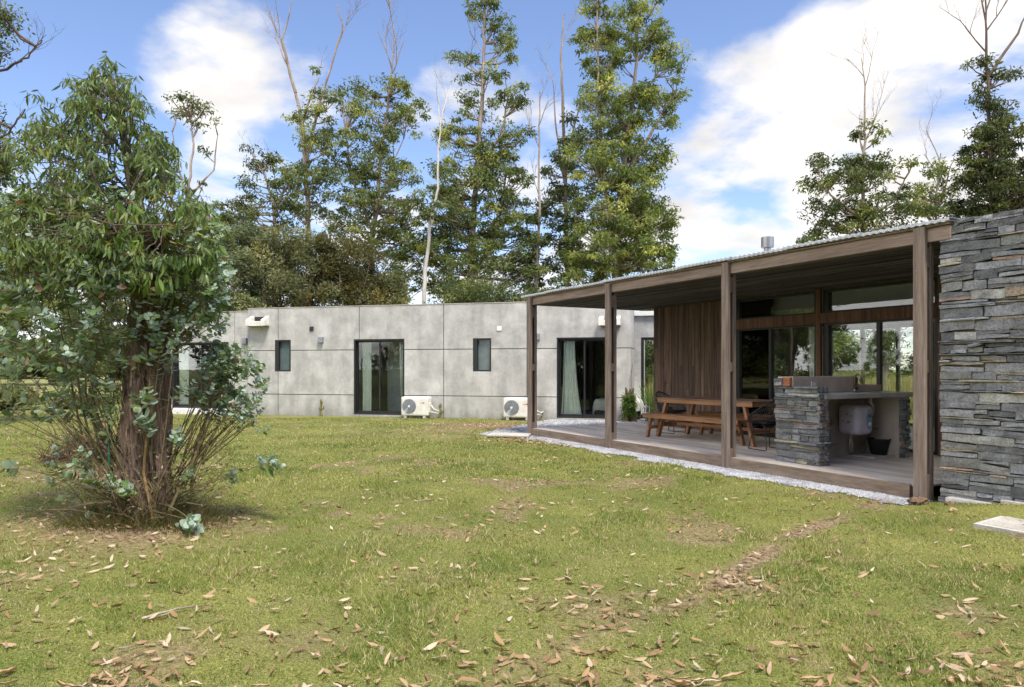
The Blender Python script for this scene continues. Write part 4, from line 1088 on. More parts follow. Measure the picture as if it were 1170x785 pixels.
# fallen leaves --------------------------------------------------
LT = []   # templates
for k_ in range(6):
    rr = random.Random(k_+50); nn_ = 7; V = []; curl = rr.uniform(-.5, .7); bend = rr.choice((-1, 1))*rr.uniform(.15, .6); roll = rr.uniform(-.6, 1.0)
    for i in range(nn_):
        s_ = i/(nn_-1); w = .5*math.sin(math.pi*min(1, s_*.96+.02))**.8*(1-.2*s_)
        zc = curl*.22*math.sin(s_*math.pi)+.05*rr.uniform(-1, 1)
        for q in (-1, 0, 1): V.append((s_, q*w, zc+(roll*.10*abs(q)), bend*math.sin(s_*math.pi)))
    LT.append((V, nn_))
def leaf_mesh(k_, ln_, wd_, c):
    V, nn_ = LT[k_]; b_ = MB()
    P = [((x_-.5)*ln_, y_*wd_+bd*ln_*1.3, z_*ln_+.004) for (x_, y_, z_, bd) in V]
    b_.add(P, [(i*3+q, (i+1)*3+q, (i+1)*3+q+1, i*3+q+1) for i in range(nn_-1) for q in range(2)], c); return b_
leafcols = [(.42, .29, .17), (.48, .35, .225), (.31, .19, .10), (.55, .43, .31), (.38, .235, .125), (.22, .135, .075)]
def leafdens(x, y):
    """relative density of litter"""
    d = dirt(x, y)
    return .16+.85*np.clip((fbm(x, y, 1.2, 61)-.42)*3, 0, 1)*.6+d*1.6
n = 26000
ly = 2.9+(rng.random(n)**1.4)*18; lx = rng.uniform(-.8, .8, n)*ly
rx = lx-PO.x; ry = ly-PO.y; uu = -.474*rx+.8805*ry; vv = .8805*rx+.474*ry; wyy = .2454*(lx-WO.x)+.9694*(ly-WO.y)
ok = (rng.random(n) < leafdens(lx, ly)*.35) & ~((vv > -.35) & (uu < 8.9)) & (wyy < -.1) & ~((gravel_mask(lx, ly)) & (rng.random(n) < .9))
lx, ly = lx[ok], ly[ok]
# heaps by the far post
hp1 = [(560, 487, .9, 260), (605, 504, .55, 300), (650, 508, .45, 200), (690, 700, .55, 34), (600, 760, .40, 28), (850, 664, .2, 22), (700, 735, .25, 12), (500, 492, .9, 70), (90, 600, .8, 90)]
for px, py, r_, cnt in hp1:
    c_ = onground(px, py); q = rng.normal(0, r_*.55, (cnt, 2)); q[:, 0] *= 1.5
    qx, qy = c_.x+q[:, 0], c_.y+q[:, 1]
    rx = qx-PO.x; ry = qy-PO.y; k = ~((.8805*rx+.474*ry > -.35) & (-.474*rx+.8805*ry < 8.95)); lx = np.concatenate([lx, qx[k]]); ly = np.concatenate([ly, qy[k]])
order = np.argsort(ly); lx, ly = lx[order], ly[order]
vis = np.abs(lx)/ly < .75
protos = []
for k_ in range(12):
    c = leafcols[k_ % 6]; b_ = leaf_mesh(k_ % 6, 1, 1, c)
    sc_l = random.Random(k_).uniform(.09, .13); b_.v = [(x_*sc_l, y_*sc_l*.23, z_*sc_l*1.1) for x_, y_, z_ in b_.v]
    me_ = bpy.data.meshes.new('fallen_leaf'); me_.from_pydata(b_.v, [], b_.f); a_ = me_.attributes.new('col', 'FLOAT_COLOR', 'FACE')
    a_.data.foreach_set('color', np.tile(np.array([*c, 1], np.float32), (len(b_.f), 1)).ravel()); me_.materials.append(M['dryleaf'])
    me_.polygons.foreach_set('use_smooth', [True]*len(me_.polygons)); protos.append(me_)
vi = np.where(vis)[0]; ind = vi[:300]; rest = np.setdiff1d(np.arange(len(lx)), ind)
for i in ind:
    o = bpy.data.objects.new('fallen_leaf', random.choice(protos)); col.objects.link(o)
    o.location = (lx[i], ly[i], float(gz(lx[i], ly[i]))+.014+random.random()*.012)
    o.rotation_euler = (random.uniform(-.35, .35), random.uniform(-.25, .25), random.uniform(0, 6.28)); s_ = random.uniform(.5, 1.15); o.scale = (s_,)*3
    tag(o, 'dry tan eucalyptus leaf fallen on the near lawn', 'leaf', 'dry leaves fallen on the near lawn')
x, y = lx[rest], ly[rest]; n = len(x)
C = np.stack([x, y, gz(x, y)+rng.uniform(.015, .04, n)], 1)
a = rng.uniform(0, 2*np.pi, n); D = unit(np.stack([np.cos(a), np.sin(a), rng.normal(0, .25, n)], 1)); S = unit(np.cross(D, np.stack([rng.normal(0, .4, n), rng.normal(0, .4, n), np.ones(n)], 1)))
lc = np.array(leafcols)[rng.integers(0, 6, n)]*rng.uniform(.75, 1.1, (n, 1))
T = np.array([(-.5, .1, .02), (-.25, -.36, .09), (-.25, .42, .02), (.08, -.46, .12), (.08, .38, .0), (.34, -.2, .05), (.34, .3, .04), (.5, .16, -.02)])
V, fl, cc = leafcloud(C, D, S, rng.uniform(.045, .105, n), rng.uniform(.012, .027, n), lc, T, [(0, 1, 2), (1, 3, 4, 2), (3, 5, 6, 4), (5, 7, 6)])
tag(link('leaf_litter', fast_mesh('leaf_litter', V, fl, cc), M['dryleaf']), 'tan dry leaf litter scattered over the farther lawn', 'leaf litter', kind='stuff')
# fallen sticks
def stick(pts, r0, label):
    b_ = MB(); P = []
    for px, py in pts:
        q = onground(px, py); P.append(Vector((q.x, q.y, float(gz(q.x, q.y))+.022)))
    fine = []
    for a_, b2 in zip(P[:-1], P[1:]):
        for k in range(4): fine.append(a_.lerp(b2, k/4)+Vector((random.uniform(-.004, .004), random.uniform(-.004, .004), random.uniform(0, .01))))
    fine.append(P[-1]); b_.tube(fine, [r0*(1-.7*i/len(fine)) for i in range(len(fine))], 7)
    tag(b_.build('fallen_stick', M['bark_far'], smooth=True), label, 'stick')
stick([(163, 716), (190, 707), (215, 700), (243, 698)], .009, 'grey curved stick lying on the lawn at lower left')
stick([(135, 751), (150, 748), (170, 741)], .005, 'short thin twig on the grass below the curved stick')

# ------------------------------------------------------------------ trees
def frames_leaf(n, droop, r):
    a = r.uniform(0, 2*np.pi, n); el = r.normal(-droop, .5, n)
    D = np.stack([np.cos(a)*np.cos(el), np.sin(a)*np.cos(el), np.sin(el)], 1)
    S = unit(np.cross(D, r.normal(size=(n, 3)))); return D, S
QT = np.array([(0, 0, 0), (.45, -.5, .05), (1, 0, -.08), (.45, .5, .05)])
def bare(mb, p, d, ln_, r_, rnd, depth=3, up=.25):
    """recursively forking bare wood"""
    p = Vector(p); d = Vector(d).normalized(); pts = [p.copy()]; n = 5
    for i in range(n):
        d = (d+Vector((rnd.uniform(-1, 1), rnd.uniform(-1, 1), rnd.uniform(-.4, 1)*up))*.16).normalized(); p = p+d*ln_/n; pts.append(p.copy())
    mb.tube(pts, [r_*(1-.55*i/n) for i in range(n+1)], 5 if r_ > .02 else 3, cap=False)
    if depth > 0:
        for k in range(rnd.choice((2, 3, 3))):
            q = pts[rnd.randint(2, n)]; dd_ = (d+Vector((rnd.uniform(-1, 1), rnd.uniform(-1, 1), rnd.uniform(-.1, .7)))*.75).normalized()
            bare(mb, q, dd_, ln_*rnd.uniform(.45, .75), r_*.5, rnd, depth-1, up)
def gum(label, Y, trunks, clumps, seed, cols, dead=(), leaf=.26, per=85, barkmat='bark_far', name='eucalyptus_tree', group='tall eucalyptus trees behind the houses', rad=.16, depth=None, wd=.34):
    """trunks: list of px paths [(px,py),...] at distance Y; clumps: (px,py,rx,ry,count) ellipses of foliage clusters"""
    rnd = random.Random(seed); r = np.random.default_rng(seed)
    base = at(trunks[0][0][0], 0, Y); e = empty(name, (base.x, base.y, 0), 0, label, 'tree', group)
    bx = Vector((base.x, base.y, 0)); mb = MB(); pxm = Y/F
    paths = []
    for ti, tr in enumerate(trunks):
        P = []
        y_off = 0 if ti == 0 else rnd.uniform(-.6, .6)
        for px, py in tr: q = at(px, py, Y); q.y += y_off; P.append(q-bx)
        if ti: P[0] = min(paths[0], key=lambda q: (q-P[0]).length).copy()
        if ti == 0 or tr[0][1] > 340: P[0].z = -.1
        fine = []
        for a_, b2 in zip(P[:-1], P[1:]):
            for k in range(5): fine.append(a_.lerp(b2, k/5)+Vector((rnd.uniform(-1, 1), rnd.uniform(-1, 1), 0))*.04)
        fine.append(P[-1]); r0 = rad*(1 if ti == 0 else .5)
        mb.tube(fine, [r0*(1-.85*i/(len(fine)-1))+.012 for i in range(len(fine))], 8, cap=False); paths.append(fine)
    allp = [q for f in paths for q in f]
    Cs = []; Rs = []; tint = []
    for (px, py, rx_, ry_, cnt) in clumps:
        for k in range(int(cnt*1.2+.5)):
            a_ = rnd.uniform(0, 6.283); m_ = math.sqrt(rnd.random())*1.12
            qx = px+rx_*m_*math.cos(a_); qy = py+ry_*m_*math.sin(a_)
            dz = rnd.gauss(0, 1)*max(rx_, 18)*pxm*.55
            q = at(qx, qy, Y); q.y += dz; q = q-bx
            Cs.append(q); Rs.append(rnd.uniform(.28, .66)*(.92 if rx_ > 12 else .75)); tint.append(rnd.random())
            # limb to the nearest trunk point below
            cand = min(allp, key=lambda t_: (t_-q).length+max(0, t_.z-q.z+.5)*2.2)
            mid = cand.lerp(q, .55)+Vector((0, 0, -.12*(cand-q).length))
            if rnd.random() < .8: mb.tube([cand, mid, q, q+Vector((rnd.uniform(-.3, .3), rnd.uniform(-.3, .3), .3))], [.045, .03, .016, .005], 4, cap=False)
    for (px, py, ln_, dx) in dead:
        q = at(px, py, Y)-bx; cand = min(allp, key=lambda t_: (t_-q).length)
        bare(mb, cand, (dx, rnd.uniform(-.3, .3), 1), ln_, .018*ln_+.004, rnd, 4)
    mb.build('trunk', M[barkmat], e, smooth=True)
    if Cs:
        k = len(Cs); n = per*k; idx = np.repeat(np.arange(k), per)
        Ca = np.array([tuple(c) for c in Cs]); Ra = np.array(Rs)
        g_ = r.normal(size=(n, 3)); g_ = unit(g_)*(r.random((n, 1))**.45)
        P = Ca[idx]+g_*Ra[idx][:, None]*np.array([1.2, 1.2, .62])
        # sub-clumping
        D, S = frames_leaf(n, .55, r)
        c0, c1, c2 = (np.array(c) for c in cols)
        tt = np.array(tint)[idx][:, None]; cc_ = c0*(1-tt)+c1*tt
        mk = (np.array(tint)[idx] > .82)[:, None]; cc_ = np.where(mk, c2, cc_)*r.uniform(.8, 1.5, (n, 1))
        V, fl, fc = leafcloud(P, D, S, leaf*r.uniform(.6, 1.25, n), leaf*wd*r.uniform(.6, 1.2, n), cc_, QT, [(0, 1, 2, 3)])
        link('crown', fast_mesh('crown', V, fl, fc), M['leaf_far'], e)
    return e
GC = [(.08, .11, .035), (.165, .20, .062), (.28, .30, .09)]
GD = [(.062, .084, .034), (.125, .15, .052), (.19, .215, .07)]
gum('slim eucalyptus with small flat-topped tuft right of the near tree crown', 34, [[(212, 400), (212, 250), (216, 210), (222, 165), (216, 125)], [(216, 220), (238, 190), (243, 150)], [(214, 225), (200, 180), (196, 150)]],
    [(203, 122, 7, 5, 4), (218, 116, 10, 5, 6), (232, 124, 7, 5, 4), (240, 138, 3, 4, 1), (222, 135, 10, 8, 3), (196, 130, 3, 3, 1), (228, 170, 6, 14, 2), (218, 240, 14, 18, 8), (225, 200, 6, 8, 1)], 1, GD, leaf=.22, per=34, rad=.10)
gum('two-stemmed eucalyptus with long bare forked limbs over the round hedge', 40, [[(352, 400), (352, 260), (350, 200), (344, 130), (332, 90), (325, 60)], [(352, 190), (362, 130), (377, 80), (392, 30), (386, 5)], [(348, 150), (352, 110), (362, 85)], [(336, 105), (325, 50), (336, 5)]],
    [(345, 135, 14, 12, 7), (372, 105, 16, 20, 8), (365, 150, 26, 20, 20), (362, 185, 26, 24, 22), (355, 225, 26, 26, 24)], 2, GC, dead=[(334, 80, 2.2, -.5), (378, 60, 2.0, .3), (362, 95, 1.6, .1), (326, 60, 1.8, -.3)], per=55)
gum('short spreading eucalyptus left of the forked bare tree', 38, [[(316, 400), (315, 270), (312, 230), (300, 195)], [(314, 240), (328, 210), (335, 185)]],
    [(300, 185, 14, 16, 8), (320, 200, 22, 18, 9), (306, 225, 30, 20, 15), (335, 240, 16, 20, 7), (270, 240, 22, 12, 12), (285, 255, 30, 10, 14)], 3, GD, dead=[(290, 190, 1.6, -.5), (262, 235, 1.4, -.4)], per=60)
gum('broad leafy eucalyptus with dead twiggy top left of the pale leaning trunk', 42, [[(424, 400), (424, 290), (430, 230), (436, 170), (444, 110), (450, 60)], [(428, 250), (445, 200), (462, 160)], [(426, 260), (402, 200), (396, 150)]],
    [(445, 100, 20, 10, 12), (405, 112, 18, 14, 12), (468, 122, 14, 12, 9), (436, 140, 36, 18, 26), (420, 180, 36, 22, 38), (440, 215, 40, 24, 44), (415, 250, 40, 24, 44), (455, 270, 26, 26, 30), (472, 300, 22, 34, 34), (478, 235, 16, 24, 12)], 4, GC,
    dead=[(450, 60, 3.0, .1), (444, 90, 2.4, .4), (440, 80, 2.2, -.3), (400, 120, 1.6, .2)], per=62)
gum('pale bare trunk leaning right between the leafy eucalyptus crowns', 39, [[(478, 420), (484, 340), (488, 290), (493, 250), (500, 215), (502, 160), (506, 120)]],
    [(498, 235, 10, 14, 5)], 5, GD, dead=[(502, 150, 2.2, -.1), (504, 130, 1.8, .2)], barkmat='bark_white', per=50, rad=.12)
gum('very tall straight eucalyptus in the middle with airy top', 42, [[(538, 420), (536, 330), (540, 260), (546, 180), (551, 110), (553, 50), (555, -20)], [(545, 190), (575, 150), (580, 105)], [(538, 330), (562, 270), (575, 220)]],
    [(553, 8, 16, 12, 10), (575, 35, 14, 14, 9), (530, 65, 14, 6, 6), (575, 60, 12, 10, 6), (555, 88, 24, 8, 9), (590, 110, 18, 12, 10), (545, 120, 20, 14, 10), (520, 150, 22, 14, 14), (570, 160, 32, 18, 22),
     (528, 190, 34, 22, 34), (575, 200, 32, 24, 36), (545, 235, 50, 26, 60), (520, 280, 38, 28, 52), (575, 280, 36, 28, 48), (545, 320, 60, 22, 56), (505, 255, 18, 40, 26), (600, 305, 18, 34, 24)], 6, GC,
    dead=[(548, 60, 1.8, -.7), (552, 20, 1.4, .5), (545, 100, 1.8, -.6)], per=66, rad=.22)
gum('thin dead trunk standing right of the tallest middle eucalyptus', 41, [[(613, 420), (614, 320), (616, 240), (616, 170), (617, 105)]], [(612, 300, 12, 30, 10), (600, 250, 10, 20, 6)], 7, GD,
    dead=[(616, 170, 1.8, -.5), (616, 150, 1.5, .5), (616, 120, 1.4, .1), (614, 220, 1.5, -.4)], rad=.10)
gum('half-dead eucalyptus with bare grey spires left of the biggest crown', 43, [[(648, 420), (648, 280), (646, 200), (643, 120), (641, 60), (645, 15)], [(647, 220), (636, 150), (632, 90)], [(648, 200), (655, 150), (668, 100)]],
    [(650, 160, 14, 20, 10), (640, 200, 18, 20, 16), (640, 250, 22, 30, 26), (645, 300, 20, 24, 22)], 8, GD, dead=[(641, 60, 1.8, .2), (632, 90, 1.4, -.3)], rad=.15)
gum('biggest eucalyptus with dense pale green lower crown behind the porch roof', 40, [[(704, 420), (704, 310), (708, 240), (716, 160), (726, 90), (730, -10)], [(704, 290), (688, 200), (682, 110), (681, -10)], [(712, 200), (745, 150), (770, 110)], [(714, 170), (735, 110), (758, 70)]],
    [(682, 10, 14, 14, 9), (672, 42, 20, 14, 14), (728, 8, 22, 14, 14), (722, 50, 34, 20, 30), (690, 70, 22, 22, 20), (750, 40, 12, 20, 9), (765, 70, 16, 12, 10), (755, 105, 22, 16, 18), (690, 115, 28, 18, 26), (722, 120, 24, 20, 24),
     (765, 130, 10, 12, 6), (700, 155, 40, 20, 48), (745, 175, 18, 20, 18), (690, 195, 42, 22, 56), (730, 215, 34, 22, 44), (700, 245, 50, 24, 74), (745, 255, 22, 26, 30), (690, 285, 44, 22, 60), (735, 295, 34, 20, 44), (665, 310, 26, 22, 30), (765, 270, 9, 24, 8)],
    9, [(.095, .13, .036), (.20, .24, .065), (.34, .36, .10)], dead=[(735, 20, 1.8, .6)], per=66, rad=.24)
gum('sparse dark eucalyptus with bare spire above the porch roof', 36, [[(985, 420), (985, 300), (986, 220), (988, 160), (988, 110)], [(985, 260), (945, 225), (932, 200)], [(986, 260), (1020, 230), (1038, 190)]],
    [(992, 150, 12, 8, 4), (1005, 160, 8, 6, 2), (935, 185, 12, 8, 5), (930, 208, 16, 8, 7), (960, 195, 20, 10, 9), (985, 185, 20, 12, 10), (1010, 190, 22, 10, 10), (985, 215, 34, 16, 20), (940, 245, 16, 20, 9), (970, 245, 26, 16, 18), (1005, 250, 28, 16, 20), (925, 270, 10, 8, 5), (1030, 225, 12, 20, 9)],
    10, [(.055, .075, .028), (.10, .125, .04), (.16, .18, .05)], dead=[(988, 120, 2.4, 0), (986, 160, 1.8, .5), (986, 180, 1.8, -.5)], per=55, rad=.13)
gum('small thin eucalyptus between the spire tree and the dark conical tree', 38, [[(1068, 420), (1068, 280), (1070, 220), (1075, 175)], [(1069, 240), (1084, 200), (1090, 180)]],
    [(1050, 235, 18, 10, 8), (1075, 200, 16, 16, 7), (1062, 225, 20, 14, 9), (1082, 235, 14, 12, 7), (1060, 195, 10, 10, 3)], 11, GC, dead=[(1075, 180, 1.8, -.2), (1066, 200, 1.5, -.5)], per=52, rad=.09)
gum('tall dark eucalyptus with twiggy bare top above the slate wall', 37, [[(1140, 420), (1138, 280), (1134, 200), (1130, 130), (1127, 60), (1126, 0)], [(1128, 90), (1160, 40), (1172, 10)]],
    [(1122, 68, 10, 5, 3), (1135, 90, 20, 7, 7), (1128, 112, 14, 9, 6), (1140, 130, 18, 10, 10), (1118, 150, 14, 10, 7), (1145, 155, 22, 14, 20), (1130, 178, 32, 16, 28), (1150, 200, 24, 18, 28), (1122, 205, 22, 16, 22), (1140, 232, 40, 18, 48), (1170, 215, 16, 30, 18), (1115, 242, 16, 12, 12)],
    12, [(.036, .048, .02), (.07, .085, .028), (.11, .13, .04)], dead=[(1126, 20, 2.4, -.4), (1127, 40, 2.2, .6), (1126, 60, 2.2, -.7), (1126, 10, 2.0, .2)], per=62, barkmat='bark_dark', rad=.16)
# tree at the left edge, mostly out of frame
gum('eucalyptus at the left edge reaching a bare twiggy branch into view', 17, [[(-60, 470), (-60, 300), (-55, 150), (-50, 60), (-45, -60)], [(-55, 120), (-20, 90), (10, 74), (28, 64), (46, 44)], [(-55, 180), (-25, 165), (2, 148), (20, 120)], [(-52, 80), (-20, 40), (8, 22), (20, 12)]],
    [(6, 18, 10, 8, 4), (3, 62, 5, 5, 2), (-30, 30, 40, 30, 22), (-5, 172, 18, 18, 20), (-4, 195, 14, 14, 14), (-60, 120, 40, 50, 40), (-50, 220, 40, 50, 40)],
    13, GD, dead=[(18, 68, .7, .8), (30, 60, .6, .6), (8, 140, .6, .4), (10, 15, .5, .5)], leaf=.13, per=60, rad=.065, barkmat='bark_dark')
# shape of the middle distance: round hedge trees
def bushy(label, px, Y, w, h, seed, cols, z0=.3, leaf=.17, n=26000, name='hedge_tree', group='rounded bushy trees behind the concrete house', cat='tree'):
    rnd = random.Random(seed); r = np.random.default_rng(seed); b0 = at(px, 0, Y); e = empty(name, (b0.x, b0.y, 0), 0, label, cat, group)
    mb = MB()
    for k in range(9):
        a_ = rnd.uniform(0, 6.28); q = Vector((math.cos(a_)*w*.3, math.sin(a_)*w*.25, h*rnd.uniform(.6, .85)))
        mb.tube([(rnd.uniform(-.2, .2), rnd.uniform(-.2, .2), -.1), (q.x*.3, q.y*.3, h*.3), q], [.09, .06, .02], 6, cap=False)
    mb.build('trunk', M['bark_dark'], e)
    k = 170; cen = unit(r.normal(size=(k, 3)))*(r.random((k, 1))**.4); cen[:, 2] = r.random(k)**.75; cen[:, :2] *= np.sqrt(1-.72*cen[:, 2:3]**2)*1.0
    n = int(n*1.5); cen = cen*np.array([w/2*1.05, w/2*.85, h-z0-.45]); cen[:, 2] += z0
    rad_ = r.uniform(.35, .75, k)*(w/8)**.5; idx = r.integers(0, k, n)
    g_ = unit(r.normal(size=(n, 3)))*(r.random((n, 1))**.35)
    P = cen[idx]+g_*rad_[idx][:, None]; P[:, 2] = np.maximum(P[:, 2], .05)
    D, S = frames_leaf(n, -.4, r); tt = r.random(k)[idx][:, None]; c0, c1, c2 = (np.array(c) for c in cols)
    cc_ = c0*(1-tt)+c1*tt; cc_ = np.where((tt > .85), c2, cc_)*r.uniform(.8, 1.5, (n, 1))
    V, fl, fc = leafcloud(P, D, S, leaf*r.uniform(.6, 1.3, n), leaf*.34*r.uniform(.7, 1.2, n), cc_, QT, [(0, 1, 2, 3)])
    link('crown', fast_mesh('crown', V, fl, fc), M['leaf_far'], e); return e
HC = [(.115, .125, .06), (.185, .195, .09), (.26, .25, .105)]
bushy('grey-green rounded tree behind the far left end of the concrete wall', 262, 30, 5.2, 7.7, 21, [(.11, .135, .07), (.19, .215, .11), (.25, .275, .135)])
bushy('olive rounded tree behind the wall under the forked bare limbs', 325, 30.5, 5.8, 7.6, 22, HC)
bushy('brownish green rounded tree just left of the pale leaning trunk', 388, 31, 5.6, 7.4, 23, [(.085, .08, .03), (.13, .125, .05), (.22, .18, .05)])
bushy('low olive bush tree ending the row beside the leaning trunk', 438, 32, 4.0, 6.0, 24, HC, n=14000)
bushy('dark undergrowth tree below the tallest middle eucalyptus', 545, 36, 7.0, 6.0, 25, GD, n=20000)
bushy('dark undergrowth tree below the half-dead spires', 625, 35, 5.5, 5.6, 26, GD, n=16000)
bushy('low dark tree behind the porch roof right of the biggest crown', 735, 34, 5.0, 4.9, 27, GD, n=14000)
bushy('dark leafy tree at far left behind the near tree', 60, 62, 18, 13, 28, GD, n=24000, leaf=.32)
bushy('dark leafy tree seen through the near tree twigs', 165, 58, 14, 11, 29, GD, n=20000, leaf=.3)
bushy('dark bushy tree beyond the left edge of the lawn', -40, 58, 15, 14, 30, GD, n=20000, leaf=.32)
bushy('low bush by the wire fence at the left edge', 6, 25, 2.0, 1.0, 31, HC, n=6000, name='bush', group='bushes along the fence')
bushy('small low bush behind the left wire fence post', 88, 26, 1.5, .6, 32, HC, n=4000, name='bush', group='bushes along the fence')
# far belt beyond the fields
far = bushy('distant tree on the horizon beyond the field', -250, 95, 16, 8, 33, GD, n=6000, leaf=.8, name='distant_tree', group='distant trees on the horizon')
for i in range(26):
    c_ = copy_tree(far); a_ = -150+i*12+random.uniform(-4, 4)
    az = R(-62+i*5.2+random.uniform(-1.5, 1.5)); d_ = random.uniform(90, 130); c_.location = (math.sin(az)*d_, math.cos(az)*d_, 0); c_.rotation_euler = (0, 0, random.uniform(0, 6)); c_.scale = (random.uniform(.8, 1.5),)*2+(random.uniform(.5, .9),)
# trees behind the viewer, mirrored in the glass
mir = bushy('leafy tree mirrored in the glass doors', 585, -26, 10, 11, 34, GD, n=16000, leaf=.35, name='mirrored_tree', group='trees mirrored in the glass doors'); mir.location = (-4, -24, 0)
for (x_, y_) in ((7, -28), (-15, -22), (-26, -12), (18, -25), (2, -34), (-30, 4), (-9, -30), (12, -32), (-20, -27), (-2, -27), (22, -34), (-13, -33)):
    c_ = copy_tree(mir); c_.location = (x_, y_, 0); c_.scale = (1.1, 1.1, 1.35); c_.rotation_euler = (0, 0, x_)

# tall golden grass behind the pavilion, seen through the rooms
n = 26000; x = rng.uniform(6, 24, n); y = rng.uniform(20, 34, n); rx = x-PO.x; ry = y-PO.y
k = (.8805*rx+.474*ry > 10.5); x, y = x[k], y[k]; n = len(x)
C = np.stack([x, y, np.zeros(n)], 1); a = rng.uniform(0, 6.28, n); tl = rng.uniform(0, .45, n); D = unit(np.stack([np.cos(a)*tl, np.sin(a)*tl, np.ones(n)], 1)); S = unit(np.cross(D, rng.normal(size=(n, 3))))
cols = np.array([.42, .34, .15])*rng.uniform(.6, 1.2, (n, 1)); cols[rng.random(n) < .35] = (.16, .19, .06)
V, fl, cc = leafcloud(C, D, S, rng.uniform(.6, 1.35, n), np.full(n, .035), cols, np.array([(0, -.5, 0), (0, .5, 0), (1, 0, .15)]), [(0, 1, 2)])
tag(link('tall_dry_grass', fast_mesh('tall_dry_grass', V, fl, cc), M['grassblade']), 'tall golden dry grass seen through the pavilion glazing', 'grass', kind='stuff')
gum('slender dark tree seen through the pavilion windows', 24, [[(1010, 440), (1012, 400), (1010, 370), (1008, 340)]], [(1008, 395, 14, 16, 16), (1014, 372, 12, 12, 12), (1004, 350, 10, 10, 6)], 40, GD, leaf=.16, per=60, rad=.08, name='slender_tree', group=None)

# ------------------------------------------------------------------ the near eucalyptus
TX, TY = -3.42, 6.62
nt_e = empty('near_eucalyptus', (TX, TY, 0), 0, 'young eucalyptus with shaggy brown trunk and blue-grey lower shoots on the lawn at left', 'tree')
B0 = Vector((TX, TY, 0))
# trunk with fibrous bark
def trunk_mesh(path, seg=150, rings=150, amp=.042, seed=0):
    V = []; n = len(path)
    for j in range(rings+1):
        s_ = j/rings*(n-1); i = min(int(s_), n-2); f_ = s_-i
        c = Vector(path[i][0]).lerp(Vector(path[i+1][0]), f_); r_ = path[i][1]*(1-f_)+path[i+1][1]*f_
        for k in range(seg):
            a_ = 2*math.pi*k/seg
            ca, sa = math.cos(a_), math.sin(a_)
            tw = c.z*.35
            q = Vector((math.cos(a_+tw)*5.5, math.sin(a_+tw)*5.5, c.z*1.5+seed))
            rid = abs(mn.noise(q))*1.6+abs(mn.noise(q*2.3+Vector((0, 0, c.z*1.4))))*.9
            lump = mn.noise(Vector((ca*1.2, sa*1.2, c.z*1.1+seed)))
            rr_ = r_*(1+.13*lump)-amp*(.75-rid)*min(1, r_/.12)
            V.append((c.x+ca*rr_, c.y+sa*rr_, c.z))
    fs = [(j*seg+k, j*seg+(k+1) % seg, (j+1)*seg+(k+1) % seg, (j+1)*seg+k) for j in range(rings) for k in range(seg)]
    return V, fs
def lp(px, py, dy=0.0):
    q = at(px, py, TY+dy); return q-B0
path = [(Vector((0.0, 0, -.12)), .34), (lp(166, 585), .27), (lp(167, 555), .225), (lp(167, 500), .21), (lp(168, 440), .195), (lp(169, 380), .175), (lp(172, 330), .14), (lp(168, 290), .095), (lp(158, 240), .06), (lp(148, 190), .04), (lp(138, 140), .025), (lp(128, 90), .015)]
V, fs = trunk_mesh(path); mb = MB(); mb.add(V, fs)
mb.build('trunk', M['bark'], nt_e, smooth=True)
rnd = random.Random(77)
# bark strips peeling
mb = MB()
for k in range(160):
    a_ = rnd.uniform(0, 6.28); z_ = rnd.uniform(.05, 1.9); r_ = .225-.02*z_; ln_ = rnd.uniform(.08, .35)
    p0 = Vector((lp(167, 500).x+math.cos(a_)*r_, math.sin(a_)*r_, z_)); out_ = Vector((math.cos(a_), math.sin(a_), 0)); sd_ = Vector((-math.sin(a_), math.cos(a_), 0)); w = rnd.uniform(.004, .014)
    V = []
    for i in range(4):
        s_ = i/3; c = p0+Vector((0, 0, ln_*(.5-s_)))+out_*(.004+rnd.uniform(0, .02)*s_)+sd_*rnd.uniform(-.01, .01); V += [c-sd_*w, c+sd_*w]
    tn = rnd.uniform(.7, 1.6); mb.add(V, [(2*i, 2*i+1, 2*i+3, 2*i+2) for i in range(3)], (tn, tn*.97, tn*.94))
mb.build('peeling_bark', M['bark'], nt_e)
# limbs
limbs = MB()
limb_pts = []
tp = [p_[0] for p_ in path]
def limb(p0, p1, r0, sag=.1, n=7, store=True):
    pts = []
    for i in range(n+1):
        s_ = i/n; q = p0.lerp(p1, s_)+Vector((rnd.uniform(-1, 1), rnd.uniform(-1, 1), rnd.uniform(-1, 1)))*.02*(p1-p0).length; q.z -= sag*math.sin(s_*math.pi); pts.append(q)
    limbs.tube(pts, [r0*(1-.8*i/n)+.002 for i in range(n+1)], 6, cap=False)
    if store: limb_pts.extend(pts)
limb_pts.extend(tp[5:])
for (px, py, dy, j, r0) in ((60, 150, .2, 8, .035), (40, 230, -.3, 7, .035), (95, 110, -.2, 9, .025), (190, 170, .3, 8, .03), (215, 240, -.2, 7, .035), (235, 285, .3, 6, .03), (120, 240, -.7, 7, .03),
                             (110, 180, .6, 8, .025), (20, 300, .1, 6, .03), (200, 260, -.7, 7, .03), (150, 120, -.2, 9, .02), (80, 280, .6, 6, .025), (170, 200, .8, 7, .025)):
    limb(tp[j], lp(px, py, dy), r0*.6, -.06)
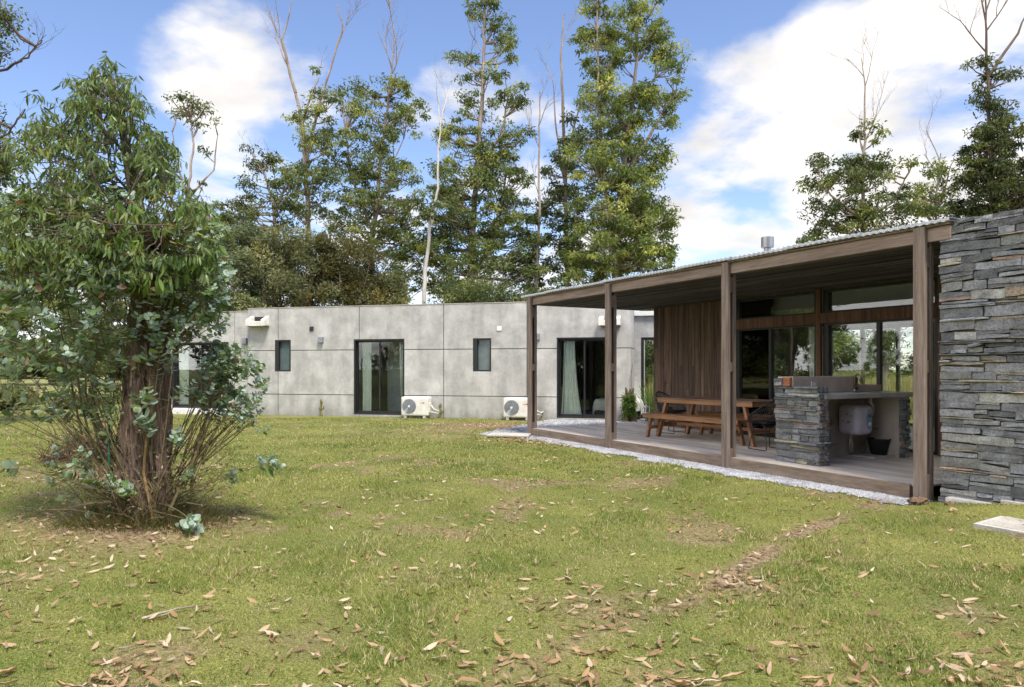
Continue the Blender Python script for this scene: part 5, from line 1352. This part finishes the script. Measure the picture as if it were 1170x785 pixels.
# adult foliage: hanging sickle leaves in sprays
poly = [(122, 66), (150, 98), (166, 128), (184, 160), (186, 185), (204, 205), (226, 232), (244, 258), (250, 292), (240, 322), (215, 335), (190, 330), (150, 318), (110, 332), (60, 330), (20, 322), (4, 290), (8, 255), (26, 225), (18, 190), (24, 150), (48, 122), (74, 130), (84, 104), (104, 82)]
def inpoly(x_, y_, P_):
    c_ = False; j = len(P_)-1
    for i in range(len(P_)):
        if (P_[i][1] > y_) != (P_[j][1] > y_) and x_ < (P_[j][0]-P_[i][0])*(y_-P_[i][1])/(P_[j][1]-P_[i][1])+P_[i][0]: c_ = not c_
        j = i
    return c_
LTm = np.array([(0, 0, 0), (.22, -.42, .03), (.22, .42, .03), (.55, -.5, -.02), (.55, .45, -.02), (.8, -.22, -.1), (.8, .3, -.1), (1.0, .12, -.2)])
LF4 = [(0, 1, 2), (1, 3, 4, 2), (3, 5, 6, 4), (5, 7, 6)]
LC, LD, LS, LL, LW, LCo = [], [], [], [], [], []
def spray(c, n, ln_, base_col, spread=.09, droop=1.0, wr=.21, tipc=None):
    c = Vector(c); a_ = rnd.uniform(0, 6.28); d = Vector((math.cos(a_), math.sin(a_), rnd.uniform(-.2, .5))).normalized()
    cand = rnd.choice(sorted(limb_pts, key=lambda q: (q-c).length+max(0, q.z-c.z)*.8)[:7])
    if rnd.random() < .38: limb(cand, c, .0055, .03, 5, False)
    limbs.tube([c, c+d*spread, c+d*spread*1.8+Vector((0, 0, -.02))], [.003, .002, .0012], 4, cap=False)
    for i in range(n):
        s_ = rnd.random(); p0 = c+d*spread*1.8*s_+Vector((rnd.gauss(0, .015), rnd.gauss(0, .015), rnd.gauss(0, .012)))
        b_ = rnd.uniform(0, 6.28); el = -rnd.gauss(droop, .35)
        D_ = Vector((math.cos(b_)*math.cos(el), math.sin(b_)*math.cos(el), math.sin(el))); S_ = D_.cross(Vector((rnd.gauss(0, 1), rnd.gauss(0, 1), rnd.gauss(0, .5)))).normalized()
        k_ = rnd.uniform(.7, 1.3); cc_ = [q*k_ for q in base_col]
        LC.append(p0); LD.append(D_); LS.append(S_); l_ = ln_*rnd.uniform(.65, 1.25); LL.append(l_); LW.append(l_*wr*rnd.uniform(.8, 1.25)); LCo.append(cc_)
cnt = 0
while cnt < 1050:
    x_, y_ = rnd.uniform(0, 255), rnd.uniform(62, 338)
    if not inpoly(x_, y_, poly): continue
    # openings in the crown
    if mn.noise(Vector((x_*.028, y_*.028, 3.3))) < -.27: continue
    half = .25+.75*min(1, (y_-60)/130)
    dy = rnd.gauss(0, .42)*half; c = lp(x_, y_, dy)
    if y_ > 300 and rnd.random() < .5: continue
    t_ = rnd.random(); col_ = (.095+.075*t_, .14+.095*t_, .046+.02*t_)
    if rnd.random() < .12: col_ = (.16, .19, .04)
    spray(c, 12, .088, col_, wr=.19); cnt += 1
# large bright leaves in the front lower crown
for k in range(95):
    x_, y_ = rnd.uniform(112, 245), rnd.uniform(228, 325)
    if mn.noise(Vector((x_*.03, y_*.03, 8.3))) < -.3: continue
    c = lp(x_, y_, rnd.uniform(-.75, -.1)); t_ = rnd.random(); spray(c, 8, .122, (.09+.07*t_, .155+.09*t_, .04), spread=.1, droop=1.15, wr=.21)
for k in range(26):
    x_, y_ = rnd.uniform(120, 235), rnd.uniform(215, 285); spray(lp(x_, y_, rnd.uniform(-.8, -.1)), 7, .07, (.26, .25, .05), spread=.08, droop=.1, wr=.16)
for k in range(60):
    a_ = rnd.uniform(0, 6.28); m_ = math.sqrt(rnd.random()); t_ = rnd.random(); cx_, cy_, rx_, ry_ = rnd.choice(((60, 138, 24, 26), (96, 108, 16, 22), (34, 165, 18, 26), (182, 178, 18, 28))); spray(lp(cx_+rx_*m_*math.cos(a_), cy_+ry_*m_*math.sin(a_), rnd.gauss(0, .2)), 10, .085, (.10+.07*t_, .15+.09*t_, .046), wr=.19)
for k in range(75):
    x_ = rnd.uniform(142, 192); y_ = 98+(x_-142)*1.3+rnd.uniform(0, 60); t_ = rnd.random(); spray(lp(x_, y_, rnd.gauss(0, .25)), 11, .088, (.08+.06*t_, .12+.085*t_, .04), wr=.19)
for k in range(150):
    x_, y_ = rnd.uniform(-20, 125), rnd.uniform(215, 350); t_ = rnd.random(); spray(lp(x_, y_, rnd.uniform(-.5, .6)), 9, .095, (.07+.06*t_, .115+.08*t_, .04), droop=.7)
for k in range(70):
    x_, y_ = rnd.uniform(190, 255), rnd.uniform(290, 372); t_ = rnd.random(); spray(lp(x_, y_, rnd.uniform(-.4, .4)), 8, .10, (.08+.06*t_, .13+.08*t_, .04), droop=.9)
nL = len(LC)
V, fl, fc = leafcloud(np.array([tuple(c) for c in LC]), np.array([tuple(c) for c in LD]), np.array([tuple(c) for c in LS]), np.array(LL), np.array(LW), np.array(LCo), LTm, LF4)
link('crown', fast_mesh('crown', V, fl, fc), M['leaf'], nt_e, smooth=True)
# (adult leaves end above)
# juvenile shoots: round blue-grey leaves in pairs along thin stems
RT = np.array([(0, 0, 0), (.25, -.42, .05), (.25, .42, .05), (.62, -.5, .04), (.62, .5, .04), (.9, -.25, -.03), (.9, .25, -.03), (1, 0, -.08)])
JC, JD, JS, JL, JW, JCo = [], [], [], [], [], []
shoots = MB()
def juv(px, py, dy=0.0, n=7, size=.058, root=None, spread=.16, stem=True):
    c = lp(px, py, dy)
    if root is None: root = lp(166+rnd.uniform(-14, 14), rnd.choice((560, 575, 585, 590)), rnd.uniform(-.25, .1)) if py > 390 else lp(168, rnd.uniform(max(py, 300), 430), -.12)
    dirr = (c-root).normalized(); 
    if stem:
        mid = root.lerp(c, .5)+Vector((rnd.uniform(-.06, .06), rnd.uniform(-.06, .06), rnd.uniform(-.02, .12)))
        pts = [root*(1-s_)**2+mid*2*s_*(1-s_)+c*s_**2 for s_ in [i/9 for i in range(10)]]
        shoots.tube(pts, [.0065*(1-.6*i/9) for i in range(10)], 5, cap=False)
        for q in pts[3:8]:
            if rnd.random() < .5:
                e_ = q+Vector((rnd.uniform(-.18, .18), rnd.uniform(-.18, .18), rnd.uniform(-.04, .2))); shoots.tube([q, q.lerp(e_, .5)+Vector((0, 0, .02)), e_], [.003, .0022, .0012], 4, cap=False)
    d = (dirr+Vector((rnd.uniform(-.6, .6), rnd.uniform(-.6, .6), rnd.uniform(-.2, .5)))).normalized()
    st = c-d*spread*.3
    for i in range(n):
        p0 = st+d*spread*i/n+Vector((rnd.gauss(0, .006),)*3)
        ax = d.cross(Vector((rnd.gauss(0, 1), rnd.gauss(0, 1), rnd.gauss(0, 1)))).normalized()
        for sg in (-1, 1):
            D_ = (ax*sg+d*.45+Vector((0, 0, rnd.uniform(-.45, .1)))).normalized(); S_ = D_.cross((d+Vector((0, 0, .8))+Vector((rnd.gauss(0, .3),)*3))).normalized()
            k_ = rnd.uniform(.75, 1.2); t_ = rnd.random(); l_ = size*rnd.uniform(.65, 1.3)*(1-.35*i/n)
            cc_ = (.27+.11*t_, .375+.09*t_, .305+.06*t_) if rnd.random() < .70 else (.16, .25, .085)
            if rnd.random() < .03: cc_ = (.30, .16, .12)
            JC.append(p0); JD.append(D_); JS.append(S_); JL.append(l_); JW.append(l_*.74); JCo.append([q*k_ for q in cc_])
    shoots.tube([st, st+d*spread*1.1], [.0025, .001], 4, cap=False)
expl = [(135, 358, -.3), (168, 372, -.3), (126, 445, -.2), (170, 455, -.35), (160, 462, -.35), (148, 385, -.3), (240, 365, 0), (255, 405, 0), (250, 350, 0), (312, 532, .1), (302, 530, .1), (262, 545, .2), (215, 594, -.4), (222, 598, -.4),
        (100, 425, 0), (105, 432, 0), (75, 475, .2), (76, 433, .1), (15, 535, .1), (12, 478, .1), (105, 545, -.3), (118, 552, -.3), (85, 550, -.3), (95, 535, -.3), (170, 489, -.3), (232, 368, 0), (205, 452, -.2), (212, 545, -.2), (205, 500, -.2), (170, 340, -.3), (30, 400, .1), (104, 596, -.2), (128, 478, -.2), (100, 470, 0), (128, 550, -.3), (68, 450, 0), (182, 405, -.3), (160, 412, -.3), (195, 420, -.2), (120, 500, -.1), (60, 410, 0), (165, 478, -.35), (145, 560, -.3)]
for px, py, dy in expl: juv(px, py, dy+rnd.uniform(-.1, .1), rnd.randint(5, 7), .092); juv(px+rnd.uniform(-7, 7), py+rnd.uniform(-6, 6), dy+rnd.uniform(-.1, .1), 4, .066, spread=.09, stem=False)
for k in range(125):   # dense right bunch
    a_ = rnd.uniform(0, 6.28); m_ = math.sqrt(rnd.random()); juv(262+38*m_*math.cos(a_)*(1 if rnd.random() < .8 else 1.2), 440+42*m_*math.sin(a_)+abs(0), rnd.uniform(-.15, .25), 5, .064, root=lp(200+rnd.uniform(-10, 20), 545+rnd.uniform(-30, 20), 0), spread=.11, stem=rnd.random() < .18)
for k in range(75): juv(rnd.uniform(-15, 132), rnd.uniform(375, 485), rnd.uniform(-.4, .5), 5, .072, stem=rnd.random() < .35, spread=.14)
for k in range(16): juv(rnd.uniform(60, 150), rnd.uniform(500, 580), rnd.uniform(-.4, .2), 5, .07, stem=rnd.random() < .7, spread=.12)
for k in range(14): juv(290+rnd.uniform(-18, 18), 480+rnd.uniform(-14, 14), rnd.uniform(-.1, .2), 4, .042, root=lp(230, 530, 0), spread=.1, stem=rnd.random() < .4)
for k in range(430):   # left upper mass of juvenile foliage
    x_ = rnd.uniform(-30, 155); y_ = 225+205*rnd.random()**1.25
    if y_ > 330 and x_ > 110 and rnd.random() < .7: continue
    if mn.noise(Vector((x_*.03, y_*.03, 1.3))) < -.22: continue
    juv(x_, y_, rnd.uniform(-.6, .4), 5, .072, stem=rnd.random() < .12, spread=.16, root=lp(rnd.uniform(120, 165), min(500, y_+rnd.uniform(20, 90)), -.05))
for k in range(70): juv(rnd.uniform(60, 252), rnd.uniform(235, 335), rnd.uniform(-.7, .3), 4, .066, stem=False)
for k in range(26): juv(rnd.uniform(138, 202), rnd.uniform(300, 430), rnd.uniform(-.45, -.25), 4, .066, stem=rnd.random() < .5)
for k in range(110):
    juv(rnd.uniform(185, 262), rnd.uniform(290, 390), rnd.uniform(-.4, .3), 4, .062, stem=rnd.random() < .5)
V, fl, fc = leafcloud(np.array([tuple(c) for c in JC]), np.array([tuple(c) for c in JD]), np.array([tuple(c) for c in JS]), np.array(JL), np.array(JW), np.array(JCo), RT, LF4)
link('juvenile_foliage', fast_mesh('juvenile_foliage', V, fl, fc), M['leaf'], nt_e, smooth=True)
# more bare suckers fanning from the base
for k in range(75):
    a_ = rnd.uniform(0, 6.28); r0 = .24; p0 = Vector((math.cos(a_)*r0, math.sin(a_)*r0, rnd.uniform(.0, .35))); el = rnd.uniform(.15, 1.2); ln_ = rnd.uniform(.3, 1.1)*(1.2 if math.cos(a_) < 0 else .85)
    d = Vector((math.cos(a_)*math.cos(el), math.sin(a_)*math.cos(el), math.sin(el))); p1 = p0+d*ln_; mid = p0.lerp(p1, .5)+Vector((0, 0, rnd.uniform(-.08, .02)))
    mid += Vector((rnd.uniform(-.07, .07), rnd.uniform(-.07, .07), 0)); shoots.tube([p0, p0.lerp(mid, .6)+Vector((rnd.uniform(-.03, .03), 0, .03)), mid, mid.lerp(p1, .5)+Vector((0, 0, .02)), p1], [.006, .005, .004, .003, .001], 4, cap=False)
    for q in range(2):
        c_ = mid.lerp(p1, rnd.random()); shoots.tube([c_, c_+Vector((rnd.uniform(-.15, .15), rnd.uniform(-.15, .15), rnd.uniform(0, .2)))], [.002, .001], 3, cap=False)
for k in range(4): # thick green-brown stems left
    shoots.tube([lp(150-k*6, 590, -.2), lp(125-k*9, 520, -.1), lp(105-k*7, 450, 0), lp(112-k*14, 380, 0), lp(100-k*18, 300, 0)], [.012, .011, .009, .006, .003], 7, cap=False)
shoots.tube([lp(175, 600, -.28), lp(164, 540, -.27), lp(169, 480, -.25), lp(172, 420, -.24)], [.014, .012, .01, .005], 7, cap=False, c=(1.6, 1.3, 1.1))
shoots.tube([lp(190, 590, -.2), lp(215, 540, -.1), lp(240, 480, 0), lp(262, 440, 0)], [.014, .012, .008, .004], 7, cap=False)
q_ = []
for k in range(900):
    a_ = rnd.uniform(0, 6.28); r_ = rnd.uniform(.25, 1.0)*(1.15 if math.cos(a_) < 0 else .9); z_ = rnd.uniform(.15, .35+r_*.9)
    q_.append((r_*math.cos(a_), r_*math.sin(a_), z_))
q_ = np.array(q_); n_ = len(q_); D_, S_ = frames_leaf(n_, .3, rng); cq = np.where(rng.random((n_, 1)) < .55, np.array([[.14, .15, .06]]), np.array([[.26, .17, .10]]))*rng.uniform(.6, 1.3, (n_, 1))
V, fl, fc = leafcloud(q_, D_, S_, rng.uniform(.02, .05, n_), rng.uniform(.008, .018, n_), cq, QT, [(0, 1, 2, 3)]); link('twig_leaf', fast_mesh('twig_leaf', V, fl, fc), M['leaf'], nt_e)
for k in range(420):
    p0 = Vector(tuple(q_[k])); p1 = p0+Vector((rnd.uniform(-.12, .12), rnd.uniform(-.12, .12), rnd.uniform(-.12, .08))); shoots.tube([p0, p0.lerp(p1, .5)+Vector((rnd.uniform(-.02, .02), 0, .015)), p1], [.0022, .0018, .001], 3, cap=False)
shoots.build('shoot', M['twig'], nt_e)
limbs.build('limb', M['bark_dark'], nt_e)
# tangle of grass and dead twigs at the foot
n = 9000; r = rng; a = r.uniform(0, 6.28, n); rad_ = np.abs(r.normal(.34, .13, n)); x = np.cos(a)*rad_*1.35; y = np.sin(a)*rad_
C = np.stack([x, y, gz(x+TX, y+TY)-.01], 1); D = unit(np.stack([np.cos(a)*.5+r.normal(0, .5, n), np.sin(a)*.5+r.normal(0, .5, n), np.abs(r.normal(.9, .4, n))], 1)); S = unit(np.cross(D, r.normal(size=(n, 3))))
cols = np.where(r.random((n, 1)) < .45, np.array([[.07, .10, .025]]), np.array([[.20, .15, .075]]))*r.uniform(.6, 1.3, (n, 1))
V, fl, cc = leafcloud(C, D, S, r.uniform(.06, .26, n)*np.clip(1.4-rad_*1.5, .3, 1.2), np.full(n, .006), cols, np.array([(0, -.5, 0), (0, .5, 0), (1, 0, .15)]), [(0, 1, 2)])
o = link('foot_grass', fast_mesh('foot_grass', V, fl, cc), M['grassblade']); o.location = (TX, TY, 0); tag(o, 'tangled brown and green grass round the foot of the near tree', 'grass', kind='stuff')
# green stake
sk_ = empty('plant_stake', (TX-.23, TY-.2, 0), 0, 'thin dark green garden stake with red tip beside the near tree trunk', 'stake')
mb = MB(); mb.tube([(0, 0, -.05), (.0, 0, 1.02)], .009, 8); mb.build('stake_rod', M['green'], sk_)
mb = MB(); mb.tube([(-.035, 0, .985), (.01, 0, .99)], .011, 8); mb.build('stake_clip', M['red'], sk_)
# dry brush heap behind the tree
bh = MB(); rb = random.Random(9); c0 = onground(98, 527)
for k in range(420):
    a_ = rb.uniform(0, 6.28); rr_ = rb.random()**.6*.75; p0 = Vector((math.cos(a_)*rr_, math.sin(a_)*rr_*.6, rb.uniform(0, .35)*(1-rr_))); d = Vector((rb.uniform(-1, 1), rb.uniform(-1, 1), rb.uniform(-.2, .8))).normalized()
    ln_ = rb.uniform(.2, .6); tn = rb.uniform(.6, 1.3); bh.tube([p0, p0+d*ln_*.5+Vector((0, 0, .03)), p0+d*ln_], [.006, .004, .0015], 4, cap=False, c=(tn, tn*.85, tn*.8))
o = bh.build('brush_heap', M['bark_dark']); o.location = (c0.x, c0.y, 0); tag(o, 'brown tangle of dead twigs on the lawn behind the near tree', 'brush heap')

# small plants --------------------------------------------------
def blades(name, p, label, n, ln_, w, cols, spread=.08, lean=.8, cat='plant', group=None, seed=1):
    r = np.random.default_rng(seed); a = r.uniform(0, 6.28, n); tl = r.uniform(.05, lean, n)
    seg = 6; V = []; F_ = []; cc = []
    for i in range(n):
        d = np.array([math.cos(a[i]), math.sin(a[i])]); L_ = ln_*r.uniform(.6, 1.1); b0 = len(V); x0 = r.normal(0, spread, 2)
        for j in range(seg+1):
            s_ = j/seg; out_ = tl[i]*L_*s_**1.4; z = L_*s_*(1-.35*tl[i]*s_*s_); ww = w*(1-s_)**.6*(.5+s_ if s_ < .5 else 1)
            for q in (-1, 1): V.append((x0[0]+d[0]*out_-d[1]*ww*q/2, x0[1]+d[1]*out_+d[0]*ww*q/2, z))
        F_ += [(b0+2*j, b0+2*j+1, b0+2*j+3, b0+2*j+2) for j in range(seg)]; k_ = r.uniform(.7, 1.3); cc += [np.array(cols)*k_]*seg
    o = link(name, fast_mesh(name, np.array(V), [np.array(F_)], np.array(cc)), M['leaf_far']); o.location = p; return tag(o, label, cat, group)
blades('cordyline', WW(.55, .1, 0), 'spiky long-leaved plant beside the narrow window at the corner', 60, 1.35, .035, (.13, .20, .06), seed=3)
p = onground(20, 462); blades('tufted_plant', (p.x-.4, p.y, 0), 'spiky green tufted plant by the wire fence at left', 140, 1.1, .04, (.07, .10, .045), spread=.2, seed=4)
p = onground(128, 462); blades('reed_clump', (p.x, p.y, 0), 'upright green reed clump behind the near tree shoots', 90, .8, .03, (.09, .12, .04), spread=.2, lean=.5, seed=5)
cr_ = bushy('bright green shrub climbing the corner of the concrete house', 700, 19, .34, 1.15, 51, [(.06, .11, .022), (.10, .17, .03), (.16, .22, .05)], z0=.05, leaf=.075, n=2600, name='shrub', group=None, cat='shrub'); q = WW(-.02, -.28, 0); cr_.location = (q.x, q.y, 0)
cr_['category'] = 'shrub'
mb = MB(); mb.tube([WW(.02, -.06, .6), WW(.0, -.05, 1.2), WW(.04, -.04, 1.6)], .008, 5); tag(mb.build('climber_stem', M['twig']), 'thin bare vine stem climbing the concrete house corner', 'vine')
def cactus(px, h_, label, seed):
    rr = random.Random(seed); x_ = wx(px); e = empty('cactus', WW(x_, -.18, 0), WA, label, 'cactus', 'thin cacti at the foot of the concrete wall')
    mb = MB(); n = 10; pts = [(.02*math.sin(i*.9+seed), 0, h_*i/n-.02) for i in range(n+1)]; mb.tube(pts, [.038+.01*math.sin(i*1.7) for i in range(n)]+[.018], 7, c=(1, 1, 1)); mb.build('stem', M['cactus'], e)
    mb = MB(); mb.tube([(.02, 0, h_*.35), (.09, 0, h_*.42), (.1, 0, h_*.6)], [.02, .025, .012], 7); mb.build('arm', M['cactus'], e)
M['cactus'] = surf('cactus', (.10, .10, .03), (.22, .20, .07), nscale=18, rough=.8, bump=.3)
cactus(370, .55, 'thin cactus left of the centre glass door', 1); cactus(505.8, .46, 'short thin cactus right of the air conditioner by the centre door', 4)
# wire fence at left
fe = empty('wire_fence', (0, 0, 0), 0, 'low wire fence on thin wooden posts across the field at far left', 'fence')
fp = [onground(px, py) for px, py in ((-90, 461), (-20, 460), (43, 459), (108, 457.5), (172, 456.5))]
for q in fp:
    mb = MB(); mb.box(q.x-.04, q.x+.04, q.y-.04, q.y+.04, -.1, .95); mb.build('post', M['bark_far'], fe)
mb = MB()
for z_ in (.35, .6, .85):
    for a_, b2 in zip(fp[:-1], fp[1:]): mb.tube([(a_.x, a_.y-.05, z_), (b2.x, b2.y-.05, z_)], .006, 4)
mb.build('wire', M['greymetal'], fe)

# the field and trees to the left, beyond the frame, which the pavilion glass mirrors
big = bushy('dark dense tree beyond the left edge mirrored in the pavilion glass', -500, 20, 9, 11, 61, GD, n=14000, leaf=.3, name='mirrored_tree', group='trees mirrored in the pavilion glass')
big.location = (-24, 19.5, 0)
for (x_, y_, s_) in ((-28, 24, 1.1), (-31, 21.2, .9), (-31, 28, 1), (-38, 13.2, .45), (-19, 11.2, .38), (-44, 16.5, .4)):
    c_ = copy_tree(big); c_.location = (x_, y_, 0); c_.rotation_euler = (0, 0, x_); c_.scale = (s_,)*3
n = 22000; x = rng.uniform(-42, -13, n); y = rng.uniform(8, 19, n); k = (x/y < -.95); x, y = x[k], y[k]; n = len(x)
C = np.stack([x, y, np.zeros(n)], 1); a = rng.uniform(0, 6.28, n); tl = rng.uniform(0, .45, n); D = unit(np.stack([np.cos(a)*tl, np.sin(a)*tl, np.ones(n)], 1)); S = unit(np.cross(D, rng.normal(size=(n, 3))))
cols = np.array([.42, .34, .15])*rng.uniform(.6, 1.2, (n, 1)); cols[rng.random(n) < .3] = (.16, .19, .06)
V, fl, cc = leafcloud(C, D, S, rng.uniform(.4, 1.0, n), np.full(n, .04), cols, np.array([(0, -.5, 0), (0, .5, 0), (1, 0, .15)]), [(0, 1, 2)])
tag(link('field_grass', fast_mesh('field_grass', V, fl, cc), M['grassblade']), 'tall golden field grass mirrored in the pavilion glass', 'grass', kind='stuff')
